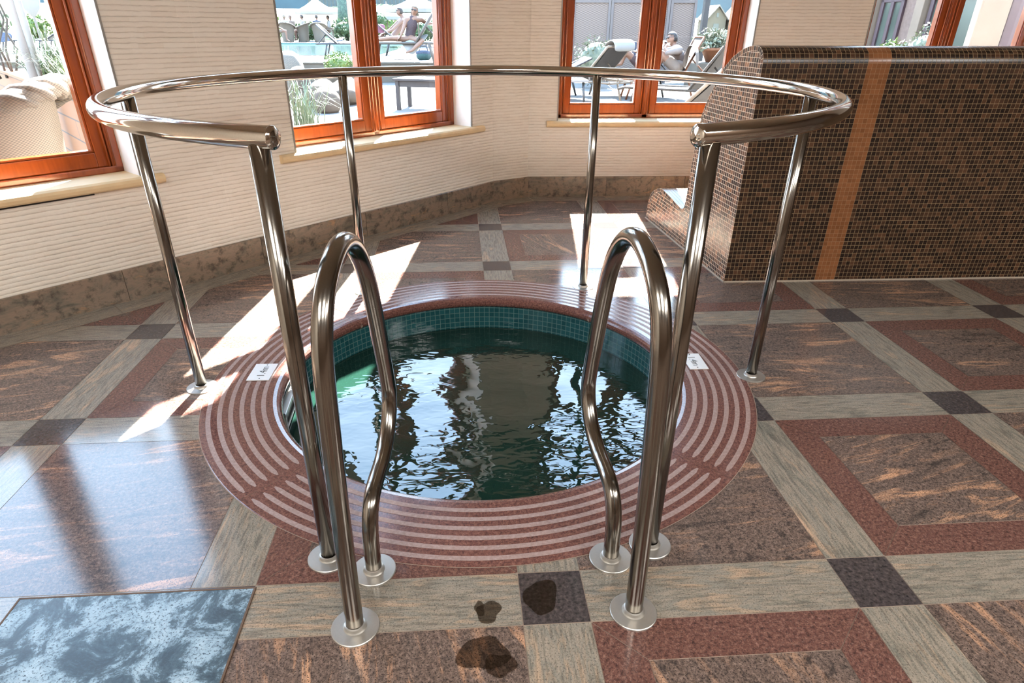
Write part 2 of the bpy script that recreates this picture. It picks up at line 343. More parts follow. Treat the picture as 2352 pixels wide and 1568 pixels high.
# windows
def window(idx, s, org, ang, nsill=.10):
    s0, s1 = s; root = thing('window_%d' % idx, None, None, (org[0], org[1], 0), ang); root['kind'] = 'structure'
    y0, y1 = .165, .235; ff = MB(); J = .046; TZ0, TZ1 = 2.13, 2.18
    prof = lambda a, b, c, d: ff.bbox((a, y0, b), (c, y1, d), .006)
    prof(s0, ZS, s0+J, ZT); prof(s1-J, ZS, s1, ZT); prof(s0, ZS, s1, ZS+.03); prof(s0, ZT-J, s1, ZT); sm = (s0+s1)/2
    prof(sm-.024, ZS, sm+.024, ZT); prof(s0, TZ0, s1, TZ1)
    for a in (s0+J, s1-J, sm-.024, sm+.024):      # moulded beads along the frame
        for dx in (-.012, .012): ff.tube([(a+dx, y0, ZS+.03), (a+dx, y0, ZT)], .005, 6)
    ff.build('window_frame', M_frame, root)
    st = .056
    for a, b in ((s0+J, sm-.024), (sm+.024, s1-J)):
        for z0, z1, rb in ((ZS+.03, TZ0, .066), (TZ1, ZT-J, .035)):
            sf = MB(); ys, ye = y0+.012, y1-.004
            for bx in (((a, ys, z0), (a+st, ye, z1)), ((b-st, ys, z0), (b, ye, z1)), ((a+st, ys, z0), (b-st, ye, z0+rb)), ((a+st, ys, z1-st), (b-st, ye, z1))): sf.bbox(*bx, .005)
            for bx in (((a+st, ys+.006, z0+rb), (a+st+.010, ye, z1-st)), ((b-st-.010, ys+.006, z0+rb), (b-st, ye, z1-st)), ((a+st, ys+.006, z0+rb), (b-st, ye, z0+rb+.010))): sf.bbox(*bx, .003)
            so = sf.build('sash', M_frame_h, root)
            yg = (ys+ye)/2
            mesh('glass_pane', [(a+st, yg, z0+rb), (b-st, yg, z0+rb), (b-st, yg, z1-st), (a+st, yg, z1-st)], [(0, 1, 2, 3)], M_glass, so)
    # stone sill with a rounded nose
    e = nsill; V, F = [], []; pr = [(.2, ZS-.045), (0, ZS-.045), (-.022, ZS-.042), (-.034, ZS-.034), (-.038, ZS-.02), (-.034, ZS-.008), (-.024, ZS), (0, ZS+.0005), (.2, ZS+.0005)]
    sill = MB(); n = len(pr)
    def seg(a, b, pp):
        VV = [(x, y, z) for x in (a, b) for y, z in pp]; k = len(pp)
        sill.add(VV, [(i, i+1, k+i+1, k+i) for i in range(k-1)] + [list(range(k))[::-1], [k+i for i in range(k)]])
    seg(s0, s1, pr); pr2 = [(min(y, -.0005), z) for y, z in pr]; seg(s0-e, s0, pr2); seg(s1, s1+e, pr2)
    sill.build('window_sill', M_sill, root)
    ct = MB()
    for a, w in ((s0-.009, .009), (s1, .009)): ct.box((a, -.004, ZS+.002), (a+w, .004, ZT+.009))
    ct.box((s0-.009, -.004, ZT), (s1+.009, .004, ZT+.009)); ct.build('corner_trim', M_metal_trim, root)
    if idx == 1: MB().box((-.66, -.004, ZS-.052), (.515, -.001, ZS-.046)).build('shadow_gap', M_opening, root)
    return root
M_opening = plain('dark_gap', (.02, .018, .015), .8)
window(1, W1, A0, ANG); window(2, W2, A0, ANG, .108); window(3, W3, (K1.x, CY0), 0, .085); window(4, W4, (K1.x, CY0), 0, .085)

# ------------------------------------------------------------ stone floor (real tiles)
GA, GX, GY, GP, GW = .0221, .0787, -1.1778, .776, .1523; cg, sg = cos(GA), sin(GA); RO = 1.003
def g2w(u, v): return Vector((GX+cg*u-sg*v, GY+sg*u+cg*v))
def clip_half(poly, p, n):
    out = []
    for i in range(len(poly)):
        a, b = poly[i], poly[(i+1) % len(poly)]; da, db = (a-p).dot(n), (b-p).dot(n)
        if da >= 0: out.append(a)
        if (da >= 0) != (db >= 0): out.append(a+(b-a)*(da/(da-db)))
    return out
def inset(poly, g):
    n = len(poly); out = []
    ar = sum(poly[i].x*poly[(i+1) % n].y-poly[(i+1) % n].x*poly[i].y for i in range(n)); sgn = 1 if ar > 0 else -1
    res = poly
    for i in range(n):
        a, b = poly[i], poly[(i+1) % n]; d = b-a
        if d.length < 1e-6: continue
        nr = Vector((-d.y, d.x)).normalized()*sgn; res = clip_half(res, a+nr*g, nr)
        if len(res) < 3: return []
    return res
def cut_circle(poly, r):
    if all(p.length < r for p in poly) : 
        return []
    pts = []
    for i in range(len(poly)):
        a, b = poly[i], poly[(i+1) % len(poly)]; L = (b-a).length; pts.append(a)
        d = b-a; A = d.dot(d); B = 2*a.dot(d); Cc = a.dot(a)-r*r; D = B*B-4*A*Cc
        if D > 0 and A > 0:
            for t in ((-B-sqrt(D))/2/A, (-B+sqrt(D))/2/A):
                if 1e-6 < t < 1-1e-6: pts.append(a+d*t)
    n = len(pts); mids = [((pts[i]+pts[(i+1) % n])/2).length >= r for i in range(n)]
    if all(mids): return poly
    if not any(mids): return []
    st = next(i for i in range(n) if mids[i] and not mids[i-1]); out = []; i = 0
    while i < n:
        k = (st+i) % n
        if mids[k]:
            out.append(pts[k]); i += 1
            if not mids[(k+1) % n]:
                e = pts[(k+1) % n]; j = i
                while j < n and not mids[(st+j) % n]: j += 1
                s2 = pts[(st+j) % n]; a0, a1 = atan2(e.y, e.x), atan2(s2.y, s2.x); da = (a1-a0+pi) % (2*pi)-pi
                m = max(2, int(abs(da)/.03)); out += [Vector((r*cos(a0+da*t/m), r*sin(a0+da*t/m))) for t in range(m)]
                out.append(s2) if False else None
                i = j
        else: i += 1
    return out
BW = .1523
nA = Vector((tA.y, -tA.x)); dK = (K1-K0).normalized(); nK = Vector((dK.y, -dK.x))
halves = [(A0+nA*BW, nA), (K0+nK*BW, nK), (Vector((0, CY0-BW)), Vector((0, -1))), (Vector((AL.x, 0)), Vector((1, 0))), (Vector((0, -4.3)), Vector((0, 1))), (Vector((5.2, 0)), Vector((-1, 0)))]
kinds = ['band', 'red', 'brown', 'black']; TV, TF, TU, TM = [], [], [], []; GV, GF = [], []
def put(poly, kind, ang, cut=True, z=.0):
    base = poly
    if cut:
        for p, n in halves:
            base = clip_half(base, p, n)
            if len(base) < 3: return
    gpoly = cut_circle(base, RO-.01)
    if len(gpoly) >= 3: n = len(GV); GV.extend([(p.x, p.y, -.0016) for p in gpoly]); GF.append(list(range(n, n+len(gpoly))))
    pl = inset(base, .0010 if kind in ('band', 'black') else .0007)
    pl = cut_circle(pl, RO+.0018) if len(pl) >= 3 else []
    if len(pl) < 3: return
    ar = sum(pl[i].x*pl[(i+1) % len(pl)].y-pl[(i+1) % len(pl)].x*pl[i].y for i in range(len(pl)))
    if ar < 0: pl = pl[::-1]
    n = len(TV); TV.extend([(p.x, p.y, 0) for p in pl]); TF.append(list(range(n, n+len(pl)))); TM.append(kinds.index(kind))
    ox, oy = random.uniform(0, 40), random.uniform(0, 40); c, s = cos(ang), sin(ang)
    TU.append([(ox+p.x*c+p.y*s, oy-p.x*s+p.y*c) for p in pl])
for i in range(-4, 7):
    for j in range(-5, 7):
        Q = lambda *uv: [g2w(i*GP+u, j*GP+v) for u, v in uv]; w, P = GW, GP
        put(Q((0, 0), (w, 0), (w, w), (0, w)), 'black', 0)
        put(Q((w, 0), (P, 0), (P, w), (w, w)), 'band', GA)
        put(Q((0, w), (w, w), (w, P), (0, P)), 'band', GA+pi/2)
        if (i+j) % 2:
            f = .104; a0, a1, b0, b1 = w, P, w+f, P-f
            put(Q((a0, a0), (a1, a0), (b1, b0), (b0, b0)), 'red', 0); put(Q((a1, a0), (a1, a1), (b1, b1), (b1, b0)), 'red', 1)
            put(Q((a1, a1), (a0, a1), (b0, b1), (b1, b1)), 'red', 0); put(Q((a0, a1), (a0, a0), (b0, b0), (b0, b1)), 'red', 1)
            put(Q((b0, b0), (b1, b0), (b1, b1), (b0, b1)), 'brown', random.choice((0, .3, -1.2)))
        else: put(Q((w, w), (P, w), (P, P), (w, P)), 'brown', random.choice((0, .2, -1.25)))
# border strip along the walls
def strip(p, q, n, pi_, qi_, step):
    L = (q-p).length; k = max(1, round(L/step)); d = (q-p).normalized(); di = (qi_-pi_)
    for t in range(k): put([p+(q-p)*(t/k), p+(q-p)*((t+1)/k), pi_+di*((t+1)/k), pi_+di*(t/k)], 'band', atan2(d.y, d.x), False)
def isect(p, n, q, m):
    det = n.x*m.y-n.y*m.x; a, b = p.dot(n), q.dot(m); return Vector(((a*m.y-b*n.y)/det, (n.x*b-m.x*a)/det))
iA = isect(A0+nA*BW, nA, K0+nK*BW, nK); iC = isect(K0+nK*BW, nK, Vector((0, CY0-BW)), Vector((0, -1)))
strip(AL, K0, nA, AL+nA*BW, iA, .7); strip(K0, K1, nK, iA, iC, 5); strip(K1, Vector((5.2, CY0)), None, iC, Vector((5.2, CY0-BW)), .62)
for p in ([(AL.x, -5.1), (6, -5.1), (6, -4.3), (AL.x, -4.3)], [(5.2, -4.3), (6, -4.3), (6, CY0), (5.2, CY0)]): put([Vector(x) for x in p], 'brown', 0, False)
nt = len(TV)
floor_o = mesh('floor', TV+GV, TF+[[i+nt for i in f] for f in GF], [G[k] for k in kinds]+[M_grout], mi=TM+[4]*len(GF), uvs=TU+[[(0, 0)]*len(f) for f in GF])
tag(floor_o, kind='structure')
# replaced slab: speckled access cover, sky reflection painted in as blue-grey mottle, lower left
cv = thing('floor_access_cover', 'square speckled dark stone access cover with painted blue-grey sky reflection and brown edge, let into floor at the near left', 'floor cover', (*g2w(-.889, -.124), 0), GA)
mesh('stone_slab', [(-.264, -.264, .004), (.264, -.264, .004), (.264, .264, .004), (-.264, .264, .004)], [(0, 1, 2, 3)], G['cover'], cv, uvs=[[(0, 0), (.53, 0), (.53, .53), (0, .53)]])
fr = MB(); a, b = .264, .2685
for bx in (((-b, -b, .0004), (b, -a, .0046)), ((-b, a, .0004), (b, b, .0046)), ((-b, -a, .0004), (-a, a, .0046)), ((a, -a, .0004), (b, a, .0046))): fr.box(*bx)
fr.build('edge_frame', plain('rusty_edge', (.11, .06, .03), .6), cv)

# wet marks
M_wet = NT('wet_film'); _t = M_wet.n('BsdfTransparent', Color=(.70, .67, .64)); _g = M_wet.n('BsdfGlossy', Color=(1, 1, 1), Roughness=.03)
_f = M_wet.n('Fresnel', IOR=1.4); _x = M_wet.n('MixShader', _0=_f, _1=_t, _2=_g); M_wet.t.links.new(_x, M_wet.out.inputs[0]); M_wet = M_wet.m
def wet(px, py, parts, label):
    c = gp(px, py); V, F = [], []
    for (ax, ay, rx, ry, sd) in parts:
        rnd = random.Random(sd); n0 = len(V); k = 26; ph = [rnd.uniform(0, 6.3) for _ in range(4)]
        for t in range(k):
            a = 2*pi*t/k; rr = 1+.13*sin(2*a+ph[0])+.1*sin(3*a+ph[1])+.06*sin(5*a+ph[2]); V.append((ax+rx*rr*cos(a), ay+ry*rr*sin(a), .0009+.0002*len(F)))
        F.append(list(range(n0, n0+k)))
    return tag(mesh('puddle', V, F, M_wet, loc=(c.x, c.y, 0)), label, 'puddle', 'wet marks on the stone floor')
wet(1243, 1370, [(0, 0, .036, .055, 1)], 'dark wet footprint on the black square tile in front of the pool')
wet(1122, 1405, [(0, 0, .028, .03, 2), (-.02, .01, .012, .02, 5)], 'small wet mark on striped tile left of the black square tile')
wet(1110, 1500, [(0, 0, .05, .045, 3), (.035, -.03, .03, .03, 4)], 'largest wet patch on brown slab at the bottom edge of the picture')

# ------------------------------------------------------------ plunge pool
RI = .745
pool = thing('plunge_pool', 'round plunge pool with red granite coping ring and teal mosaic wall', 'pool')
prof = [(RO, -.02), (RO, .0012), (RO-.002, .002), (.766, .002), (.754, -.0005), (.745, -.006), (.739, -.014), (.737, -.024), (.739, -.034), (.746, -.042), (.76, -.045)]
for k in range(4):
    a0, a1 = R(-43.2+90*k)+.0009, R(-43.2+90*(k+1))-.0009; n = 48; V, F, U = [], [], []
    for j in range(n+1):
        a = a0+(a1-a0)*j/n; V += [(r*cos(a), r*sin(a), z) for r, z in prof]
    m = len(prof); acc = [0]
    for i in range(m-1): acc.append(acc[-1]+hypot(prof[i+1][0]-prof[i][0], prof[i+1][1]-prof[i][1]))
    for j in range(n):
        for i in range(m-1):
            F.append((j*m+i, j*m+i+1, (j+1)*m+i+1, (j+1)*m+i)[::-1]); s0, s1 = (a0+(a1-a0)*j/n)*.88+k*7, (a0+(a1-a0)*(j+1)/n)*.88+k*7
            U.append([(s0, acc[i]), (s0, acc[i+1]), (s1, acc[i+1]), (s1, acc[i])][::-1])
    mesh('coping_segment', V, F, G['ring'], pool, smooth=False, uvs=U)
    for g in range(6):                                    # sandblasted anti-slip bands
        rc, hw = .797+.0357*g, .0077; b0, b1 = a0+.020/rc, a1-.020/rc; n = 60; V = []
        for j in range(n+1):
            a = b0+(b1-b0)*j/n; d = min(j, n-j)*(b1-b0)/n*rc; h = hw if d > hw else sqrt(max(0, hw*hw-(hw-d)**2))
            if j == 0 or j == n: h = hw*.35
            V += [((rc-h)*cos(a), (rc-h)*sin(a), .0026), ((rc+h)*cos(a), (rc+h)*sin(a), .0026)]
        F = [(2*j, 2*j+1, 2*j+3, 2*j+2) for j in range(n)]
        U = [[(V[i][0]+k*3, V[i][1]+g) for i in f] for f in F]
        mesh('grip_strip', V, F, G['strip'], pool, uvs=U)
gj = MB()
for k in range(4):
    a = R(-43.2+90*k); d = Vector((cos(a), sin(a), 0)); t = Vector((-d.y, d.x, 0))*.005
    V = [d*r+t*s+Vector((0, 0, z-.0022)) for r, z in prof[1:] for s in (-1, 1)]; gj.add(V, [(2*i, 2*i+1, 2*i+3, 2*i+2) for i in range(len(prof)-2)])
gj.lathe([(RO-.0005, .0008), (RO+.0022, .0008)], 160); gj.build('joint_line', plain('pale_joint', (.30, .22, .17), .9), pool)
n = 128; V = [(.748*cos(2*pi*j/n), .748*sin(2*pi*j/n), z) for z in (-.04, -1.4) for j in range(n)]
mesh('pool_wall', V, [(j, (j+1) % n, n+(j+1) % n, n+j) for j in range(n)], M_mos_pool, pool, smooth=True,
     uvs=[[(2*pi*.748*j/n, -.04), (2*pi*.748*(j+1)/n, -.04), (2*pi*.748*(j+1)/n, -1.4), (2*pi*.748*j/n, -1.4)] for j in range(n)])
mesh('pool_floor', [(.748*cos(2*pi*j/n), .748*sin(2*pi*j/n), -1.4) for j in range(n)], [list(range(n))], M_mos_pool, pool, uvs=[[(.748*cos(2*pi*j/n), .748*sin(2*pi*j/n)) for j in range(n)]])
# skimmer mouth in the pool wall
sk = MB(); Ms = Matrix.Rotation(R(184), 4, 'Z')
for bx in (((.716, -.15, -.07), (.746, .15, -.055)), ((.716, -.15, -.19), (.746, -.135, -.055)), ((.716, .135, -.19), (.746, .15, -.055)), ((.73, -.10, -.15), (.738, .10, -.143))): sk.bbox(*bx, .003, Ms)
so = sk.build('skimmer_frame', M_flange, pool)
mesh('skimmer_opening', [Ms @ Vector(p) for p in ((.742, -.135, -.19), (.742, .135, -.19), (.742, .135, -.07), (.742, -.135, -.07))], [(0, 1, 2, 3)], plain('dark_opening', (.02, .02, .015), .6), so)
WV = [(0, 0, 0)]; WF = []; nr, na = 14, 96
for i in range(1, nr+1):
    for j in range(na): WV.append((.7475*i/nr*cos(2*pi*j/na), .7475*i/nr*sin(2*pi*j/na), 0))
WF += [(0, 1+j, 1+(j+1) % na) for j in range(na)] + [(1+(i-1)*na+j, 1+i*na+j, 1+i*na+(j+1) % na, 1+(i-1)*na+(j+1) % na) for i in range(1, nr) for j in range(na)]
tag(mesh('pool_water', WV, WF, M_water, smooth=True, loc=(0, 0, -.155)), 'dark green rippling water filling the round plunge pool', 'water')

# depth signs
M_sign = plain('white_enamel', (.80, .82, .82), .3, .03); M_ink = plain('black_ink', (.015, .015, .015), .5)
def sign(loc, rotz, w, label):
    t = thing('depth_sign', label, 'sign', loc, rotz, 'depth signs on the pool rim')
    MB().bbox((-.065, -w/2, 0), (.065, w/2, .004), .0012).build('plate', M_sign, t)
    cu = bpy.data.curves.new('depth_text', 'FONT'); cu.body = '1.4m'; cu.size = .041; cu.align_x = 'CENTER'; cu.align_y = 'CENTER'; cu.extrude = .0003; cu.offset = -.0006
    tmp = bpy.data.objects.new('tmp', cu); C.objects.link(tmp); bpy.context.view_layer.update()
    me = bpy.data.meshes.new_from_object(tmp.evaluated_get(bpy.context.evaluated_depsgraph_get())); bpy.data.objects.remove(tmp)
    me.materials.clear(); me.materials.append(M_ink); o = bpy.data.objects.new('lettering', me); C.objects.link(o); o.parent = t; o.location = (0, -.004, .0046)
    for x in (-.054, .054): MB().lathe([(.0028, 0), (.0025, .001), (0, .0012)], 10).build('screw', M_ink, t, (x, -.004, .004))
    return t
sign((-.838, .018, .003), R(90), .084, 'white 1.4m depth sign on left side of pool rim')
sign((.847, .045, .003), R(-90), .074, 'white 1.4m depth sign on right side of pool rim')

# ------------------------------------------------------------ stainless handrail round the pool
RR, ZR, TR = 1.032, 1.0, .0205
hr = thing('handrail', 'curved stainless steel handrail on six posts circling the plunge pool', 'handrail', (0, 0, 0))
a0, a1 = R(-67.6), R(249.4); pts = [(RR*cos(a0+(a1-a0)*t/150), RR*sin(a0+(a1-a0)*t/150), ZR) for t in range(151)]
MB().tube(pts, TR, 24, False).build('rail', M_steel, hr)
for a, s in ((a0, -1), (a1, 1)):
    Mx = Matrix.Translation((RR*cos(a), RR*sin(a), ZR)) @ Matrix.Rotation(a, 4, 'Z') @ Matrix.Rotation(-s*pi/2, 4, 'X')
    MB().lathe([(TR, -.001), (TR*1.02, .001), (TR*.97, .003), (TR*.6, .006), (0, .0075)], 24, Mx).build('end_cap', M_steel, hr)
def flange(parent, loc, r=.053):
    o = MB().lathe([(r, 0), (r, .0032), (r-.0015, .0045), (.0265, .0052), (.0245, .008), (.0225, .014), (.0195, .0155)], 64, smooth=False).build('base_plate', M_flange, parent, loc)
    return o
for a in (-175.4, 123.7, 58.9, -4, -65.9, -112.3):
    x, y = RR*cos(R(a)), RR*sin(R(a))
    p = MB().tube([(x, y, .002), (x, y, .5), (x, y, ZR-.012)], .0190, 24).build('post', M_satin, hr); flange(p, (x, y, 0))

# grab rails of the ladder
PR = [(0, .004), (.004, .15), (.012, .33), (.024, .5), (.036, .62), (.053, .69), (.083, .742), (.125, .779), (.172, .800), (.214, .806), (.258, .796), (.300, .768), (.335, .725), (.365, .665), (.392, .58), (.418, .48), (.438, .40), (.447, .345), (.436, .30), (.405, .258), (.365, .229), (.315, .211), (.265, .204), (.228, .195), (.200, .176), (.182, .146), (.172, .105), (.168, .05), (.167, .004)]
def smooth_path(P, n=6):
    out = []
    for i in range(len(P)-1):
        p0, p1, p2, p3 = P[max(i-1, 0)], P[i], P[i+1], P[min(i+2, len(P)-1)]
        for k in range(n):
            t = k/n; out.append(tuple(.5*(2*b+(c-a)*t+(2*a-5*b+4*c-d)*t*t+(3*b-a-3*c+d)*t**3) for a, b, c, d in zip(p0, p1, p2, p3)))
    return out+[P[-1]]
for p, q, lab in ((Vector((-.293, -1.168)), Vector((-.274, -1.0)), 'left of the two bent steel ladder grab rails in front of pool'), (Vector((.331, -1.151)), Vector((.311, -.984)), 'right of the two bent steel ladder grab rails in front of pool')):
    t = thing('grab_rail', lab, 'grab rail', (p.x, p.y, 0), 0, 'ladder grab rails'); d = (q-p).normalized()
    MB().tube([(d.x*s, d.y*s, z) for s, z in smooth_path(PR)], .0196, 24).build('bent_tube', M_satin, t)
    flange(t, (0, 0, 0)); flange(t, (d.x*.167, d.y*.167, 0))

# ------------------------------------------------------------ mosaic lounge bench
def bench():
    root = thing('mosaic_bench', 'built-in lounge bench clad in dark brown mosaic with a copper stripe', 'bench', (1.282, .930, 0), R(.45))
    P = [(0, 0), (0, .3), (0, .6), (0, .9), (0, 1.03), (.004, 1.055), (.016, 1.078), (.036, 1.094), (.062, 1.102), (.105, 1.104), (.155, 1.099), (.222, 1.083), (.306, 1.05), (.388, .998), (.427, .963), (.479, .896), (.527, .84), (.576, .754), (.598, .66), (.610, .56), (.618, .46), (.624, .36), (.630, .28), (.640, .236), (.660, .216), (.69, .214), (.77, .224), (.87, .238), (.94, .246), (1.01, .252), (1.055, .252), (1.12, .235), (1.186, .206), (1.229, .174), (1.252, .137), (1.262, .10), (1.268, .05), (1.272, 0)]
    acc = [0]
    for i in range(len(P)-1): acc.append(acc[-1]+hypot(P[i+1][0]-P[i][0], P[i+1][1]-P[i][1]))
    L = 3.4; sk = lambda y: -.0716*y
    def band(x0, x1, name, mat):
        V = [(x+sk(y), y, z) for x in (x0, x1) for y, z in P]; k = len(P)
        F = [(i, k+i, k+i+1, i+1) for i in range(k-1)]; U = [[(x0, acc[i]), (x1, acc[i]), (x1, acc[i+1]), (x0, acc[i+1])] for i in range(k-1)]
        return V, F, U
    V, F, U = band(0, .4853, '', None); V2, F2, U2 = band(.5908, L, '', None); k = len(V)
    n2 = k; VV = V+V2; FF = F+[[i+n2 for i in f] for f in F2]; UU = U+U2
    body = mesh('mosaic_cladding', VV, FF, M_mos, root, uvs=UU); body.data.polygons.foreach_set('use_smooth', [True]*len(FF))
    V, F, U = band(.4853, .5908, '', None); st = mesh('copper_stripe', V, F, M_mos_stripe, root, uvs=U); st.data.polygons.foreach_set('use_smooth', [True]*len(F))
    # end faces: a row of tiles follows the outline, the rest is a straight grid
    w = .0211; ins = []
    for i, (y, z) in enumerate(P):
        a = P[max(i-1, 0)]; b = P[min(i+1, len(P)-1)]; dy, dz = b[0]-a[0], b[1]-a[1]; l = hypot(dy, dz); ins.append((y+dz/l*w, max(z-dy/l*w, 0)))
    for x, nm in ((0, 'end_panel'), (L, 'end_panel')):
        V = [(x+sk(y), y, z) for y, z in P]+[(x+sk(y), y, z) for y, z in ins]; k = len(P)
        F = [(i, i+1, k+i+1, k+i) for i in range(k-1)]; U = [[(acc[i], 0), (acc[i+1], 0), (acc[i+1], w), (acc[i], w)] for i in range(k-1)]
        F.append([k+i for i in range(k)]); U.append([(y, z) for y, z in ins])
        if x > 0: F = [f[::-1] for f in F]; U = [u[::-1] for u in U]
        mesh(nm, V, F, M_mos_end_lit, root, uvs=U)
    jb = MB(); jb.box((-.006, -.006, .0), (L, .0, .006)); V = [(x+sk(y), y, z) for y in (-.006, 1.278) for x in (-.006, 0) for z in (0, .006)]
    jb.add(V, [(0, 1, 5, 4), (1, 3, 7, 5), (0, 2, 3, 1)]); jb.build('base_joint', plain('pale_silicone', (.5, .42, .33), .5), root)
bench()
# ------------------------------------------------------------ light
sun = bpy.data.lights.new('sun', 'SUN'); so_ = bpy.data.objects.new('sun', sun); C.objects.link(so_)
el = R(47.3); dv = Vector((-.089*cos(el), -.996*cos(el), -sin(el))); so_.rotation_euler = dv.to_track_quat('-Z', 'Y').to_euler()
sun.energy = 110; sun.angle = R(.5); sun.color = (1, .975, .935)
wd = bpy.data.worlds.new('sky'); bpy.context.scene.world = wd; wd.use_nodes = True; nt_ = wd.node_tree; bg = nt_.nodes['Background']
tc = nt_.nodes.new('ShaderNodeTexCoord'); sp_ = nt_.nodes.new('ShaderNodeSeparateXYZ'); nt_.links.new(tc.outputs[0], sp_.inputs[0])
cr_ = nt_.nodes.new('ShaderNodeValToRGB'); nt_.links.new(sp_.outputs[2], cr_.inputs[0])
cr_.color_ramp.elements[0].position = 0; cr_.color_ramp.elements[0].color = (.74, .86, .96, 1); cr_.color_ramp.elements[1].position = .75; cr_.color_ramp.elements[1].color = (.36, .58, .90, 1)
nt_.links.new(cr_.outputs[0], bg.inputs[0]); bg.inputs[1].default_value = 12
def area(name, loc, sx, sy, power, col, rot=(0, 0, 0), portal=False):
    l = bpy.data.lights.new(name, 'AREA'); l.shape = 'RECTANGLE'; l.size = sx; l.size_y = sy; l.energy = power; l.color = col
    o = bpy.data.objects.new(name, l); C.objects.link(o); o.location = loc; o.rotation_euler = rot
    if portal: l.cycles.is_portal = True
    return o
def wl(org, ang, s, y, z): return (org[0]+cos(ang)*s-sin(ang)*y, org[1]+sin(ang)*s+cos(ang)*y, z)
for k, (s, org, ang) in enumerate(((W1, A0, ANG), (W2, A0, ANG), (W3, (K1.x, CY0), 0), (W4, (K1.x, CY0), 0))):
    area('window_portal', wl(org, ang, (s[0]+s[1])/2, .29, (ZS+ZT)/2), 1.36, 2.05, 1, (1, 1, 1), (-pi/2, 0, ang), True)
for x, y in ((-1.3, -3.6), (1.0, -3.6), (3.3, -3.6), (5.1, -2.9)):
    area('interior_fill_light', (x, y, H-.03), 1.2, 1.2, 112, (1, .975, .94))  # unseen fill lights added behind the camera to brighten the interior

# ------------------------------------------------------------ outdoor materials (in deep daylight)
OUT = .66
def dim(c): return tuple(x*OUT for x in c)
_pl = plain
def plain(name, col, *a, **k): return _pl(name, dim(col), *a, **k)
def foliage(name, a, b, c):
    m = NT(name); n = m.noise(m.obj(), 9, 3); r = m.n('ObjectInfo', 5)
    col = m.ramp(n, [(.3, dim(a)), (.5, dim(b)), (.7, dim(c))]); m.bsdf(col, .6); return m.m
M_leaf = foliage('green_leaves', (.03, .06, .03), (.07, .13, .05), (.14, .2, .07))
M_leaf2 = foliage('bright_green_leaves', (.03, .07, .012), (.09, .15, .02), (.17, .22, .03))
M_grey_leaf = foliage('silvery_leaves', (.06, .08, .05), (.14, .16, .10), (.24, .25, .18))
M_grass_b = foliage('ornamental_grass_blades', (.025, .05, .018), (.06, .09, .04), (.13, .13, .055))
M_tree = foliage('blue_green_trees', (.015, .04, .035), (.04, .085, .07), (.08, .14, .10))
M_lawn = plain('sunlit_lawn', (.115, .135, .055), .9, .35, .6)
def paving():
    m = NT('pale_outdoor_paving'); o = m.obj(); n = m.noise(o, 2.2, 4, .6)
    b = m.n('TexBrick', 0, Vector=o, Color1=(.14, .133, .12), Color2=(.11, .105, .098), Mortar=(.075, .07, .065), Scale=1.0, Mortar_Size=.008, Brick_Width=.9, Row_Height=.6)
    m.bsdf(m.mix(m.math('MULTIPLY', n, .5), b, (.07, .066, .06)), .8); return m.m
M_pave = paving(); M_terr = plain('white_terrace_paving', (.17, .165, .155), .8, .1, 1.5); M_terr_face = plain('terrace_edge_stone', (.11, .095, .075), .8, .25, 3)
M_pool_blue = plain('pale_pool_water', (.10, .16, .175), .06, .1, 1.2)
M_turq = plain('turquoise_pool_tile', (.05, .14, .13), .3)
M_white_cloth = plain('white_canvas', (.29, .285, .27), .8, .05, 4); M_cream_cloth = plain('cream_towelling', (.17, .13, .105), .9, .12, 9)
M_grey_sling = plain('grey_woven_sling', (.030, .027, .026), .8, .3, 120); M_brown_sling = plain('brown_woven_sling', (.050, .036, .026), .8, .3, 120)
M_pale_frame = plain('pale_tan_frame', (.20, .155, .115), .5); M_dark_frame = plain('dark_grey_frame', (.035, .037, .04), .5)
M_teak = plain('weathered_teak', (.085, .075, .065), .7, .3, 14)
M_terra = plain('terracotta', (.20, .075, .03), .7, .2, 12); M_rock = plain('brown_boulder', (.10, .075, .055), .9, .5, 5)
M_patio_wood = plain('dark_patio_table_wood', (.035, .03, .032), .6, .3, 20)
M_skin = plain('sunlit_skin', (.19, .105, .075), .55, .08, 30); M_skin2 = plain('tanned_skin', (.21, .11, .07), .55, .08, 30)
M_hair_d = plain('dark_hair', (.018, .012, .009), .6); M_hair_b = plain('light_blond_hair', (.19, .15, .11), .6)
M_shades = plain('dark_lenses', (.008, .007, .008), .15)
M_swim = plain('dark_patterned_swimsuit', (.05, .03, .035), .8, .9, 60); M_shirt = plain('pale_taupe_shirt', (.21, .175, .16), .8, .15, 12)
M_pink = plain('pink_cloth', (.20, .07, .11), .8); M_blue = plain('blue_white_pattern', (.06, .08, .13), .8, .9, 40); M_blue2 = plain('denim_blue', (.03, .045, .08), .8, .3, 20); M_teal = plain('teal_bag_cloth', (.03, .085, .085), .8, .4, 30)
def board(name, a, b, vec_sc, rot=(0, 0, 0)):
    m = NT(name); o = m.obj(); br = m.n('TexBrick', 0, Vector=m.mapv(o, rot=rot), Color1=a, Color2=b, Mortar=(.05, .03, .02), Scale=1., Mortar_Size=.006, Brick_Width=6., Row_Height=vec_sc)
    m.bsdf(br, .7); return m.m
M_boards = board('tan_timber_boards', (.20, .075, .02), (.17, .062, .017), .145, (pi/2, 0, 0))
def weave(name, a, b, k=95):
    m = NT(name); o = m.obj(); s = m.t.nodes.new('ShaderNodeSeparateXYZ'); m.set(s, 0, o)
    an = m.math('ADD', m.math('MULTIPLY', s.outputs[0], k), m.math('MULTIPLY', s.outputs[1], k)); 
    w = m.math('MULTIPLY', m.math('SINE', an), m.math('SINE', m.math('MULTIPLY', s.outputs[2], k*2.2)))
    m.bsdf(m.mix(m.math('ADD', m.math('MULTIPLY', w, .5), .5), dim(a), dim(b)), .7); return m.m
